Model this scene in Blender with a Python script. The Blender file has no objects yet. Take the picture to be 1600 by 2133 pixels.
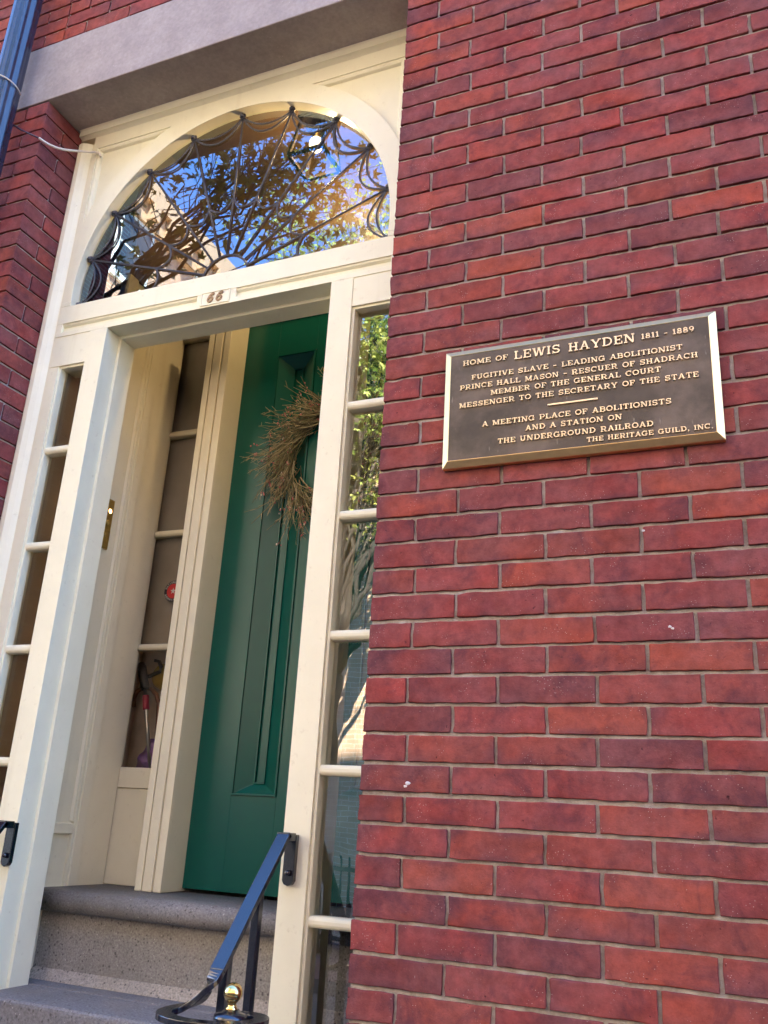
import bpy, bmesh, math, random
import numpy as np
from mathutils import Vector, Matrix, noise

random.seed(7)
C = bpy.context.scene
COL = C.collection
PI = math.pi

# ------------------------------------------------------------------ camera
CAM_F = 1846.809
cam_d = bpy.data.cameras.new('camera')
cam = bpy.data.objects.new('camera', cam_d)
COL.objects.link(cam)
C.camera = cam
cam_d.sensor_fit = 'VERTICAL'
cam_d.sensor_height = 24.0
cam_d.sensor_width = 18.0
cam_d.lens = CAM_F / 2133.0 * 24.0
cam_d.clip_start = 0.05
cam_d.clip_end = 2000


def set_camera(loc, pitch, yaw, roll):
    ca, sa = math.cos(pitch), math.sin(pitch)
    cb, sb = math.cos(yaw), math.sin(yaw)
    fwd = Vector((sb * ca, cb * ca, sa))
    right = Vector((cb, -sb, 0))
    up = right.cross(fwd)
    r = right * math.cos(roll) + up * math.sin(roll)
    u = -right * math.sin(roll) + up * math.cos(roll)
    m = Matrix((r, u, -fwd)).transposed().to_4x4()
    m.translation = loc
    cam.matrix_world = m


set_camera((0.910151, -1.991028, 0.405675), 0.338354, -0.420072, 0.058383)

# ------------------------------------------------------------------ light
SUN_EL, SUN_ROT = math.radians(46), math.radians(38)
w = bpy.data.worlds.new("World")
C.world = w
w.use_nodes = True
wn, wl = w.node_tree.nodes, w.node_tree.links
sky = wn.new('ShaderNodeTexSky')
sky.sky_type = 'NISHITA'
sky.sun_disc = False
sky.sun_elevation = SUN_EL
sky.sun_rotation = SUN_ROT
sky.air_density = 1.0
sky.dust_density = 0.0
sky.altitude = 300
sky.ozone_density = 10.0
wl.new(sky.outputs[0], wn['Background'].inputs[0])
wn['Background'].inputs[1].default_value = 0.14

sun_d = bpy.data.lights.new('sun', 'SUN')
sun_d.energy = 5.0
sun_d.angle = math.radians(0.5)
sun_d.color = (1.0, 0.93, 0.82)
sun = bpy.data.objects.new('sun', sun_d)
COL.objects.link(sun)
sd = Vector((math.sin(SUN_ROT) * math.cos(SUN_EL), math.cos(SUN_ROT) * math.cos(SUN_EL), math.sin(SUN_EL)))
sun.rotation_euler = sd.to_track_quat('Z', 'Y').to_euler()
sun.location = sd * 30

C.view_settings.view_transform = 'Standard'
C.view_settings.look = 'None'
C.view_settings.gamma = 1.0
C.view_settings.use_curve_mapping = False
C.view_settings.exposure = 3.45
C.render.engine = 'CYCLES'
C.cycles.use_denoising = True
C.cycles.max_bounces = 10
C.cycles.diffuse_bounces = 5
C.cycles.glossy_bounces = 4
C.cycles.transparent_max_bounces = 16
C.cycles.caustics_reflective = False
C.cycles.caustics_refractive = False
C.cycles.sample_clamp_indirect = 8.0

# ------------------------------------------------------------------ materials


class NT:
    def __init__(self, name):
        self.m = bpy.data.materials.new(name)
        self.m.use_nodes = True
        self.n = self.m.node_tree.nodes
        self.l = self.m.node_tree.links
        self.b = self.n['Principled BSDF']
        self.out = self.n['Material Output']
        self.tc = self.n.new('ShaderNodeTexCoord')
        self.vec = self.tc.outputs['Object']

    def noise(self, scale, detail=4, rough=0.55, vec=None, dist=0.0):
        t = self.n.new('ShaderNodeTexNoise')
        t.inputs['Scale'].default_value = scale
        t.inputs['Detail'].default_value = detail
        t.inputs['Roughness'].default_value = rough
        t.inputs['Distortion'].default_value = dist
        self.l.new(vec or self.vec, t.inputs['Vector'])
        return t.outputs['Fac']

    def vor(self, scale, feature='F1', vec=None):
        t = self.n.new('ShaderNodeTexVoronoi')
        t.feature = feature
        t.inputs['Scale'].default_value = scale
        self.l.new(vec or self.vec, t.inputs['Vector'])
        return t

    def mapping(self, scale, loc=(0, 0, 0)):
        t = self.n.new('ShaderNodeMapping')
        t.inputs['Scale'].default_value = scale
        t.inputs['Location'].default_value = loc
        self.l.new(self.vec, t.inputs['Vector'])
        return t.outputs[0]

    def ramp(self, fac, lo, hi, a=0.0, b=1.0):
        t = self.n.new('ShaderNodeMapRange')
        t.inputs['From Min'].default_value = lo
        t.inputs['From Max'].default_value = hi
        t.inputs['To Min'].default_value = a
        t.inputs['To Max'].default_value = b
        self.l.new(fac, t.inputs['Value'])
        return t.outputs[0]

    def mix(self, fac, a, b, mode='MIX'):
        t = self.n.new('ShaderNodeMix')
        t.data_type = 'RGBA'
        t.blend_type = mode
        t.clamp_result = False
        for sock, v in ((t.inputs[0], fac), (t.inputs[6], a), (t.inputs[7], b)):
            if hasattr(v, 'is_linked'):
                self.l.new(v, sock)
            elif isinstance(v, (int, float)):
                sock.default_value = v
            else:
                sock.default_value = (*v, 1.0)
        return t.outputs[2]

    def math(self, op, a, b=0.0):
        t = self.n.new('ShaderNodeMath')
        t.operation = op
        for sock, v in ((t.inputs[0], a), (t.inputs[1], b)):
            if hasattr(v, 'is_linked'):
                self.l.new(v, sock)
            else:
                sock.default_value = v
        return t.outputs[0]

    def color(self, v):
        if hasattr(v, 'is_linked'):
            self.l.new(v, self.b.inputs['Base Color'])
        else:
            self.b.inputs['Base Color'].default_value = (*v, 1)
        return self

    def rough(self, v):
        if hasattr(v, 'is_linked'):
            self.l.new(v, self.b.inputs['Roughness'])
        else:
            self.b.inputs['Roughness'].default_value = v
        return self

    def bump(self, height, strength=0.3, dist=0.002, prev=None):
        t = self.n.new('ShaderNodeBump')
        t.inputs['Strength'].default_value = strength
        t.inputs['Distance'].default_value = dist
        self.l.new(height, t.inputs['Height'])
        if prev is not None:
            self.l.new(prev, t.inputs['Normal'])
        self.l.new(t.outputs[0], self.b.inputs['Normal'])
        return t.outputs[0]


def simple(name, col, rough=0.5, metal=0.0, var=0.12, vscale=20, bumps=0.0, bscale=200, spec=0.5):
    t = NT(name)
    f = t.ramp(t.noise(vscale, 5), 0.3, 0.7, 1 - var, 1 + var)
    t.color(t.mix(1.0, col, f, 'MULTIPLY'))
    t.rough(rough)
    t.b.inputs['Metallic'].default_value = metal
    t.b.inputs['Specular IOR Level'].default_value = spec
    if bumps:
        t.bump(t.noise(bscale, 4), bumps, 0.001)
    return t.m


def m_paint(name, col, rough=0.42):
    """gloss house paint with brush marks, hairline cracks and a little grime"""
    t = NT(name)
    f = t.ramp(t.noise(5, 6, 0.65), 0.25, 0.75, 0.93, 1.04)
    c = t.mix(1.0, col, f, 'MULTIPLY')
    grime = t.ramp(t.noise(38, 8, 0.72), 0.60, 0.73, 0, 0.42)
    c = t.mix(grime, c, tuple(v * k for v, k in zip(col, (0.62, 0.58, 0.5))))
    chip = t.ramp(t.noise(85, 6, 0.7, t.mapping((1, 1, .45), (4, 4, 4))), 0.70, 0.73, 0, 0.55)
    c = t.mix(chip, c, tuple(v * k for v, k in zip(col, (.45, .38, .28))))
    drip = t.ramp(t.noise(16, 5, 0.6, t.mapping((1, 1, .07), (1, 9, 1))), 0.60, 0.72, 0, 0.16)
    c = t.mix(drip, c, tuple(v * k for v, k in zip(col, (.66, .60, .5))))
    t.color(c)
    t.rough(t.ramp(t.noise(25, 3), 0.3, 0.7, rough - 0.08, rough + 0.12))
    br = t.noise(90, 4, 0.6, t.mapping((1, 1, 0.06)))
    n1 = t.bump(br, 0.18, 0.0012)
    n2 = t.noise(28, 3)
    t.bump(n2, 0.12, 0.002, n1)
    return t.m


def m_brick():
    t = NT('brick_clay')
    at = t.n.new('ShaderNodeAttribute')
    at.attribute_name = 'Col'
    c = at.outputs['Color']
    f = t.ramp(t.noise(30, 8, 0.7), 0.3, 0.72, 0.70, 1.30)
    film = t.ramp(t.noise(5.5, 6, 0.62, t.mapping((1, 1, 1.3), (2, 8, 1))), 0.36, 0.70, 0.06, 0.66)
    c = t.mix(film, c, (0.225, 0.092, 0.090))
    c = t.mix(1.0, c, f, 'MULTIPLY')
    # kiln-burnt purple patches, lighter salmon patches
    burn = t.ramp(t.noise(11, 8, 0.72, dist=0.5), 0.52, 0.68, 0, 0.62)
    c = t.mix(burn, c, (0.078, 0.030, 0.040))
    salmon = t.ramp(t.noise(8.5, 5, 0.6, t.mapping((1, 1, 1.5), (7, 3, 5))), 0.58, 0.72, 0, 0.55)
    c = t.mix(salmon, c, (0.235, 0.055, 0.036))
    # pits
    pit = t.ramp(t.noise(78, 5, 0.62, t.mapping((1, 1, 1), (3, 0, 9))), 0.655, 0.72, 0, 0.85)
    c = t.mix(pit, c, (0.035, 0.012, 0.012))
    # lime specks
    v = t.vor(170)
    sp = t.ramp(v.outputs['Distance'], 0.10, 0.16, 1, 0)
    sel = t.ramp(t.noise(16, 2, 0.5, t.mapping((1, 1, 1), (11, 4, 2))), 0.54, 0.62, 0, 0.7)
    c = t.mix(t.math('MULTIPLY', sp, sel), c, (0.55, 0.44, 0.38))
    t.color(c)
    streak = t.ramp(t.noise(7, 7, 0.7, t.mapping((1, 1, .22), (5, 5, 5))), 0.58, 0.74, 0, 0.30)
    c = t.mix(streak, c, (0.060, 0.034, 0.034))
    t.color(c)
    t.rough(0.92)
    t.b.inputs['Specular IOR Level'].default_value = 0.15
    n1 = t.bump(t.noise(210, 6, 0.75), 0.75, 0.0016)
    n2 = t.bump(t.noise(55, 4, 0.6), 0.35, 0.0025, n1)
    t.bump(t.math('MULTIPLY', pit, -1.0), 0.6, 0.002, n2)
    return t.m


def m_mortar():
    t = NT('mortar')
    f = t.ramp(t.noise(40, 6, 0.7), 0.3, 0.7, 0.0, 1.0)
    c = t.mix(f, (0.25, 0.205, 0.17), (0.46, 0.41, 0.36))
    lime = t.ramp(t.noise(9, 4, 0.6), 0.56, 0.7, 0, 0.8)
    c = t.mix(lime, c, (0.56, 0.53, 0.50))
    t.color(c)
    t.rough(0.95)
    t.bump(t.noise(260, 5, 0.7), 0.8, 0.003)
    return t.m


def m_granite(name, base=(0.235, 0.225, 0.21)):
    t = NT(name)
    n = t.noise(170, 3, 0.6)
    c = t.mix(t.ramp(n, 0.35, 0.65), tuple(v * 0.72 for v in base), tuple(min(1, v * 1.3) for v in base))
    v = t.vor(85)
    dark = t.ramp(v.outputs['Distance'], 0.22, 0.36, 1, 0)
    sel = t.ramp(t.noise(75, 2), 0.5, 0.58, 0, 0.85)
    c = t.mix(t.math('MULTIPLY', dark, sel), c, (0.045, 0.042, 0.045))
    v2 = t.vor(95)
    pale = t.ramp(v2.outputs['Distance'], 0.14, 0.24, 0.6, 0)
    c = t.mix(t.math('MULTIPLY', pale, t.ramp(t.noise(50, 2), 0.52, 0.6)), c, (0.55, 0.53, 0.5))
    warm = t.ramp(t.noise(6, 4), 0.45, 0.75, 0, 0.22)
    c = t.mix(warm, c, (0.30, 0.23, 0.165))
    dirt = t.ramp(t.noise(3.2, 7, 0.66), 0.46, 0.72, 0, 0.45)
    c = t.mix(dirt, c, (0.085, 0.075, 0.065))
    t.color(c)
    t.rough(0.78)
    t.bump(t.noise(190, 4, 0.7), 0.5, 0.002)
    return t.m


def m_sandstone():
    t = NT('brownstone')
    f = t.noise(7, 6, 0.65)
    c = t.mix(t.ramp(f, 0.3, 0.7), (0.285, 0.245, 0.235), (0.385, 0.34, 0.325))
    f2 = t.ramp(t.noise(60, 5, 0.7), 0.35, 0.7, 0.88, 1.1)
    c = t.mix(1.0, c, f2, 'MULTIPLY')
    v = t.vor(60)
    sp = t.ramp(v.outputs['Distance'], 0.05, 0.09, 0.7, 0)
    c = t.mix(t.math('MULTIPLY', sp, t.ramp(t.noise(11, 2), 0.56, 0.6)), c, (0.7, 0.66, 0.64))
    t.color(c)
    t.rough(0.85)
    t.bump(t.noise(130, 5, 0.7), 0.35, 0.002)
    return t.m


def m_glass(name, ior=2.0, wave=0.0, wscale=6.0, tint=(1, 1, 1)):
    m = bpy.data.materials.new(name)
    m.use_nodes = True
    n, l = m.node_tree.nodes, m.node_tree.links
    n.clear()
    out = n.new('ShaderNodeOutputMaterial')
    mx = n.new('ShaderNodeMixShader')
    tr = n.new('ShaderNodeBsdfTransparent')
    tr.inputs[0].default_value = (0.93, 0.95, 0.93, 1)
    gl = n.new('ShaderNodeBsdfGlossy')
    gl.inputs['Roughness'].default_value = 0.0
    gl.inputs['Color'].default_value = (*tint, 1)
    fr = n.new('ShaderNodeFresnel')
    fr.inputs['IOR'].default_value = ior
    l.new(fr.outputs[0], mx.inputs[0])
    l.new(tr.outputs[0], mx.inputs[1])
    l.new(gl.outputs[0], mx.inputs[2])
    l.new(mx.outputs[0], out.inputs[0])
    if wave:
        tc = n.new('ShaderNodeTexCoord')
        mp = n.new('ShaderNodeMapping')
        mp.inputs['Scale'].default_value = (1.0, 1.0, 0.55)
        l.new(tc.outputs['Object'], mp.inputs[0])
        ns = n.new('ShaderNodeTexNoise')
        ns.inputs['Scale'].default_value = wscale
        ns.inputs['Detail'].default_value = 1.5
        l.new(mp.outputs[0], ns.inputs['Vector'])
        bp = n.new('ShaderNodeBump')
        bp.inputs['Strength'].default_value = wave
        bp.inputs['Distance'].default_value = 0.01
        l.new(ns.outputs['Fac'], bp.inputs['Height'])
        l.new(bp.outputs[0], gl.inputs['Normal'])
    return m


def m_door():
    t = NT('green_door_paint')
    f = t.ramp(t.noise(6, 5), 0.3, 0.7, 0.95, 1.05)
    c = t.mix(1.0, (0.002, 0.072, 0.053), f, 'MULTIPLY')
    scuff = t.ramp(t.noise(60, 7, 0.75, t.mapping((1, 1, 0.3))), 0.72, 0.78, 0, 0.5)
    c = t.mix(scuff, c, (0.16, 0.24, 0.17))
    t.color(c)
    t.rough(0.24)
    t.b.inputs['Specular IOR Level'].default_value = 0.32
    n1 = t.bump(t.noise(75, 4, 0.6, t.mapping((1, 1, 0.05))), 0.22, 0.0012)
    t.bump(t.noise(5, 2), 0.12, 0.003, n1)
    return t.m


def m_emit(name, col, strength):
    t = NT(name)
    t.color(col)
    t.b.inputs['Emission Color'].default_value = (*col, 1)
    t.b.inputs['Emission Strength'].default_value = strength
    return t.m


def m_leaf(name, a, b):
    t = NT(name)
    oi = t.n.new('ShaderNodeAttribute')
    oi.attribute_name = 'Col'
    s = t.n.new('ShaderNodeSeparateColor')
    t.l.new(oi.outputs['Color'], s.inputs[0])
    t.color(t.mix(s.outputs[0], a, b))
    t.rough(0.5)
    t.b.inputs['Specular IOR Level'].default_value = 0.35
    # thin leaves let some light through
    tr = t.n.new('ShaderNodeBsdfTranslucent')
    t.l.new(t.mix(s.outputs[0], tuple(v * 1.3 for v in a), tuple(v * 1.2 for v in b)), tr.inputs[0])
    mx = t.n.new('ShaderNodeMixShader')
    mx.inputs[0].default_value = 0.30
    t.l.new(t.b.outputs[0], mx.inputs[1])
    t.l.new(tr.outputs[0], mx.inputs[2])
    t.l.new(mx.outputs[0], t.out.inputs[0])
    return t.m


M = {}
M['brick'] = m_brick()
M['mortar'] = m_mortar()
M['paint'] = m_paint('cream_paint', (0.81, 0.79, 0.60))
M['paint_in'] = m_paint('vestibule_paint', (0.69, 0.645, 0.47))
M['stone'] = m_sandstone()
M['granite'] = m_granite('granite')
M['granite_top'] = m_granite('granite_worn', (0.17, 0.168, 0.175))
M['fillet'] = m_granite('mortar_fillet', (0.34, 0.30, 0.25))
M['door'] = m_door()
M['glass'] = m_glass('window_glass', 3.1, 0.012, 5, (0.66, 0.86, 1.0))
M['glass_old'] = m_glass('old_wavy_glass', 3.1, 0.045, 8)
M['glass_in'] = m_glass('inner_glass', 1.45)
M['lead'] = simple('grey_lead', (0.050, 0.053, 0.070), 0.45, 0.0, 0.2, 60, 0.2, 300)
M['iron'] = simple('black_iron_paint', (0.0018, 0.0030, 0.0095), 0.24, 0.0, 0.25, 30, 0.25, 90, 1.0)
M['iron'].node_tree.nodes['Principled BSDF'].inputs['Coat Weight'].default_value = 0.12
M['iron'].node_tree.nodes['Principled BSDF'].inputs['Coat Roughness'].default_value = 0.18
M['pipe'] = simple('navy_pipe_paint', (0.016, 0.026, 0.052), 0.24, 0.0, 0.15, 12, 0.12, 60, 0.8)
M['brass'] = simple('polished_brass', (0.83, 0.60, 0.24), 0.16, 1.0, 0.08, 30)
M['brass_old'] = simple('aged_brass', (0.50, 0.37, 0.13), 0.38, 1.0, 0.2, 60, 0.15)
M['plaque_rim'] = simple('satin_brass', (0.92, 0.64, 0.28), 0.36, 1.0, 0.05, 30, 0.05, 500)
M['letter'] = simple('brass_letters', (0.74, 0.57, 0.36), 0.45, 0.8, 0.06, 60)
M['splash'] = simple('white_splash', (.62, .58, .54), .8)
M['black'] = simple('black_rubber', (0.012, 0.013, 0.018), 0.5)
M['paint_shade'] = m_paint('vestibule_shade', (0.075, 0.045, 0.018))  # shade painted into the colour, so the upper vestibule stays dark behind the fanlight
M['dark'] = simple('dark_hall', (0.78, 0.66, 0.56), 0.9)
M['taupe'] = simple('taupe_blind', (0.46, 0.37, 0.26), 0.9, 0, 0.1, 4)
M['cable_d'] = simple('dark_cable', (0.03, 0.03, 0.06), 0.5)
M['cable_l'] = simple('cream_cable', (0.66, 0.60, 0.52), 0.5)


def m_plaque():
    t = NT('dark_bronze')
    f = t.noise(9, 6, 0.65)
    c = t.mix(t.ramp(f, 0.35, 0.7), (0.052, 0.038, 0.025), (0.092, 0.068, 0.046))
    bl = t.ramp(t.noise(6, 6, 0.65, t.mapping((1, 1, 1), (3, 1, 7))), 0.46, 0.64, 0, 0.7)
    c = t.mix(bl, c, (0.155, 0.115, 0.085))
    scr = t.ramp(t.noise(70, 3, 0.6, t.mapping((1, 1, 0.2))), 0.68, 0.72, 0, 0.35)
    c = t.mix(scr, c, (0.3, 0.26, 0.2))
    t.color(c)
    t.b.inputs['Metallic'].default_value = 0.35
    t.rough(0.5)
    t.bump(t.noise(420, 3, 0.7), 0.5, 0.0006)
    return t.m


M['bronze'] = m_plaque()

# ------------------------------------------------------------------ mesh helpers


class MB:
    def __init__(self):
        self.v, self.f, self.mi, self.sm = [], [], [], []

    def add(self, vs, fs, mi=0, smooth=False):
        o = len(self.v)
        self.v += [tuple(p) for p in vs]
        for f in fs:
            self.f.append([i + o for i in f])
            self.mi.append(mi)
            self.sm.append(smooth)

    def box(self, x0, x1, y0, y1, z0, z1, mi=0):
        vs = [(x, y, z) for x in (x0, x1) for y in (y0, y1) for z in (z0, z1)]
        fs = [(0, 1, 3, 2), (4, 6, 7, 5), (0, 4, 5, 1), (2, 3, 7, 6), (0, 2, 6, 4), (1, 5, 7, 3)]
        self.add(vs, fs, mi)

    def prism(self, prof, axis, a, b, mi=0, smooth=False):
        """closed 2-D profile (CCW or CW) swept along an axis; axis 'x': (y,z); 'y': (x,z); 'z': (x,y)"""
        def P(p, t):
            if axis == 'x':
                return (t, p[0], p[1])
            if axis == 'y':
                return (p[0], t, p[1])
            return (p[0], p[1], t)
        n = len(prof)
        vs = [P(p, a) for p in prof] + [P(p, b) for p in prof]
        fs = [(i, (i + 1) % n, n + (i + 1) % n, n + i) for i in range(n)]
        self.add(vs, fs, mi, smooth)
        self.add(vs, [tuple(range(n))[::-1], tuple(range(n, 2 * n))], mi)

    def tube(self, pts, r, n=8, mi=0, smooth=True, cap=True, flat=None):
        """tube along points; r float or list; flat=(w,h) gives a rectangular bar instead"""
        pts = [Vector(p) for p in pts]
        k = len(pts)
        rs = r if isinstance(r, (list, tuple)) else [r] * k
        vs = []
        up0 = None
        for i, p in enumerate(pts):
            a = pts[max(0, i - 1)]
            b = pts[min(k - 1, i + 1)]
            t = (b - a).normalized()
            if up0 is None:
                up0 = Vector((0, 0, 1)) if abs(t.z) < 0.95 else Vector((0, 1, 0))
            s = t.cross(up0)
            if s.length < 1e-4:
                s = t.cross(Vector((1, 0, 0)))
            s.normalize()
            u = s.cross(t).normalized()
            if not flat:
                up0 = u
            for j in range(n):
                if flat:
                    dx, dz = [(-1, -1), (1, -1), (1, 1), (-1, 1)][j]
                    vs.append(p + s * dx * flat[0] / 2 + u * dz * flat[1] / 2)
                else:
                    an = 2 * PI * j / n
                    vs.append(p + (s * math.cos(an) + u * math.sin(an)) * rs[i])
        fs = []
        for i in range(k - 1):
            for j in range(n):
                fs.append((i * n + j, i * n + (j + 1) % n, (i + 1) * n + (j + 1) % n, (i + 1) * n + j))
        self.add(vs, fs, mi, smooth)
        if cap:
            o = len(self.v) - len(vs)
            self.f.append([o + j for j in range(n)][::-1])
            self.f.append([o + (k - 1) * n + j for j in range(n)])
            self.mi += [mi, mi]
            self.sm += [False, False]

    def bar(self, pts, w_, h_, mi=0):
        self.tube(pts, 0, 4, mi, False, True, (w_, h_))

    def ball(self, c, r, seg=16, ring=10, sq=(1, 1, 1), mi=0):
        vs, fs = [], []
        for i in range(ring + 1):
            th = PI * i / ring
            for j in range(seg):
                ph = 2 * PI * j / seg
                vs.append((c[0] + r * sq[0] * math.sin(th) * math.cos(ph), c[1] + r * sq[1] * math.sin(th) * math.sin(ph), c[2] + r * sq[2] * math.cos(th)))
        for i in range(ring):
            for j in range(seg):
                fs.append((i * seg + j, (i + 1) * seg + j, (i + 1) * seg + (j + 1) % seg, i * seg + (j + 1) % seg))
        self.add(vs, fs, mi, True)

    def lathe(self, c, prof, seg=20, mi=0):
        """profile (r,z) round a vertical axis through c"""
        vs, fs = [], []
        for (r, z) in prof:
            for j in range(seg):
                a = 2 * PI * j / seg
                vs.append((c[0] + r * math.cos(a), c[1] + r * math.sin(a), c[2] + z))
        for i in range(len(prof) - 1):
            for j in range(seg):
                fs.append((i * seg + j, i * seg + (j + 1) % seg, (i + 1) * seg + (j + 1) % seg, (i + 1) * seg + j))
        self.add(vs, fs, mi, True)

    def build(self, name, mats, parent=None, bevel=0.0, segs=2, label=None, recalc=True):
        me = bpy.data.meshes.new(name)
        me.from_pydata(self.v, [], self.f)
        if not isinstance(mats, (list, tuple)):
            mats = [mats]
        for m in mats:
            me.materials.append(m)
        me.polygons.foreach_set('material_index', self.mi)
        me.polygons.foreach_set('use_smooth', self.sm)
        if recalc:
            bm = bmesh.new()
            bm.from_mesh(me)
            bmesh.ops.remove_doubles(bm, verts=bm.verts, dist=1e-5) if any(self.sm) else None
            bmesh.ops.recalc_face_normals(bm, faces=bm.faces)
            bm.to_mesh(me)
            bm.free()
        o = bpy.data.objects.new(name, me)
        COL.objects.link(o)
        if parent is not None:
            o.parent = parent
            o.location = -Vector(parent['origin']) if 'origin' in parent else (0, 0, 0)
        if bevel:
            md = o.modifiers.new('bevel', 'BEVEL')
            md.width = bevel
            md.segments = segs
            md.limit_method = 'ANGLE'
            md.angle_limit = math.radians(40)
        if label:
            o['label'] = label
        return o


def thing(name, label, cat, loc=(0, 0, 0), group=None):
    o = bpy.data.objects.new(name, None)
    COL.objects.link(o)
    o.location = loc
    o.empty_display_size = 0.1
    o['label'] = label
    o['category'] = cat
    if group:
        o['group'] = group
    ORG[o.name] = Vector(loc)
    return o


ORG = {}


def part(mb, name, mats, parent, **kw):
    """build a part whose coordinates are given in world space and parent it"""
    o = mb.build(name, mats, None, **kw)
    o.parent = parent
    base = Vector((0, 0, 0))
    p = parent
    while p is not None:
        base += Vector(p.location)
        p = p.parent
    o.location = -base
    return o


def structure(mb, name, mats, **kw):
    o = mb.build(name, mats, **kw)
    o['kind'] = 'structure'
    return o


# ------------------------------------------------------------------ setting: ground
GZ = -1.12           # pavement level
mb = MB()
mb.add([(-300, -300, GZ - 0.14), (300, -300, GZ - 0.14), (300, 300, GZ - 0.14), (-300, 300, GZ - 0.14)], [(0, 1, 2, 3)])
structure(mb, 'road', simple('asphalt', (0.055, 0.055, 0.058), 0.9, 0, 0.2, 3, 0.5, 150))


def m_pavers():
    t = NT('brick_pavement')
    bt = t.n.new('ShaderNodeTexBrick')
    bt.inputs['Scale'].default_value = 5
    bt.inputs['Color1'].default_value = (0.13, 0.055, 0.042, 1)
    bt.inputs['Color2'].default_value = (0.09, 0.04, 0.035, 1)
    bt.inputs['Mortar'].default_value = (0.11, 0.10, 0.09, 1)
    t.l.new(t.vec, bt.inputs['Vector'])
    t.color(bt.outputs['Color'])
    t.rough(0.9)
    return t.m


mb = MB()
mb.box(-60, 60, -2.3, 0.05, GZ - 0.4, GZ)
structure(mb, 'pavement', [m_pavers()])
mb = MB()
mb.box(-60, 60, -9.4, -6.6, GZ - 0.4, GZ)
structure(mb, 'pavement', [bpy.data.materials['brick_pavement']])

# ------------------------------------------------------------------ the brick house
H = 0.0678
BM = 0.22199
XL, XR = -1.545, 0.0          # arrises of the entrance opening
ZLB, ZLT = 3.055, 3.366       # lintel
house = thing('brick_house', 'red brick town house with cream fanlight entrance, green door and brownstone lintel', 'house', (0, 0, GZ))

# ---- real bricks round the entrance
PAL = [(0.262, 0.050, 0.038), (0.235, 0.046, 0.042), (0.285, 0.058, 0.040), (0.215, 0.044, 0.044), (0.250, 0.047, 0.044),
       (0.190, 0.044, 0.046), (0.310, 0.066, 0.040), (0.240, 0.052, 0.050), (0.225, 0.048, 0.036), (0.165, 0.042, 0.044)]
bricks = []
J = 0.0043     # half joint


def put(x0, x1, y0, y1, z0, z1, jx=True):
    c = random.choice(PAL)
    k = random.uniform(0.90, 1.12) * 1.13
    bricks.append((x0, x1, y0, y1, z0, z1, (c[0] * k * .96, c[1] * k * .92, c[2] * k * .80)))


def course_rows():
    rows = []
    for k in range(-17, 45):
        rows.append((k * H, (k + 1) * H, k))
    d = (ZLT - 45 * H) / 5
    for i in range(5):
        rows.append((45 * H + i * d, 45 * H + (i + 1) * d, 45 + i))
    for i in range(8):
        rows.append((ZLT + i * H, ZLT + (i + 1) * H, 50 + i))
    return rows


XE, XW = 12.5 * BM, XL - 7 * BM
ROWS = course_rows()
for (z0, z1, k) in ROWS:
    half = (k % 2 == 0)           # course 42-k even in the survey: starts with a half brick
    zz0, zz1 = z0 + J + random.uniform(-.0012, .0012), z1 - J + random.uniform(-.0012, .0012)
    above = z0 > ZLT - 0.001
    in_lintel = (z0 > ZLB - 0.01) and not above
    # right pier (and everything right of the opening)
    edges = [0.0]
    x = BM * 0.5 if half else BM
    while x < XE - 0.01:
        edges.append(x + random.uniform(-.004, .004))
        x += BM
    edges.append(XE)
    for a, b in zip(edges[:-1], edges[1:]):
        first = a == 0.0
        if in_lintel and a < 0.2:
            if b < 0.26:
                continue
            a, first = 0.2, False
        dep = (0.2 if half else 0.102) if (first and not above) else 0.04
        put(a + (0 if first and not above else J), b - J, random.uniform(-.0012, .0012), dep, zz0, zz1)
    # left pier
    edges = [0.0]
    x = BM * 0.5 if half else BM
    while x < XL - XW - 0.01:
        edges.append(x + random.uniform(-.004, .004))
        x += BM
    edges.append(XL - XW)
    for a, b in zip(edges[:-1], edges[1:]):
        first = a == 0.0
        if in_lintel and a < 0.22:
            if b < 0.28:
                continue
            a, first = 0.22, False
        dep = (0.197 if half else 0.097) if (first and not above) else 0.04
        put(XL - b + J, XL - a - (0 if first and not above else J), random.uniform(-.0012, .0012), dep, zz0, zz1)
    # second brick of the reveals on the full courses
    if not half and not above and not in_lintel:
        put(XL - 0.1, XL, 0.097 + 2 * J, 0.199, zz0, zz1)
        put(0.0, 0.1, 0.102 + 2 * J, 0.2, zz0, zz1)
    # above the lintel, across the opening
    if above:
        n = 7
        off = 0.5 if half else 0.0
        xs = [XL] + [XL + (i + off) * (1.545 / n) for i in range(1 if not half else 0, n) if 0.02 < (i + off)] + [XR]
        for a, b in zip(xs[:-1], xs[1:]):
            put(a + J, b - J, random.uniform(-.0012, .0012), 0.04, zz0, zz1)


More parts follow.
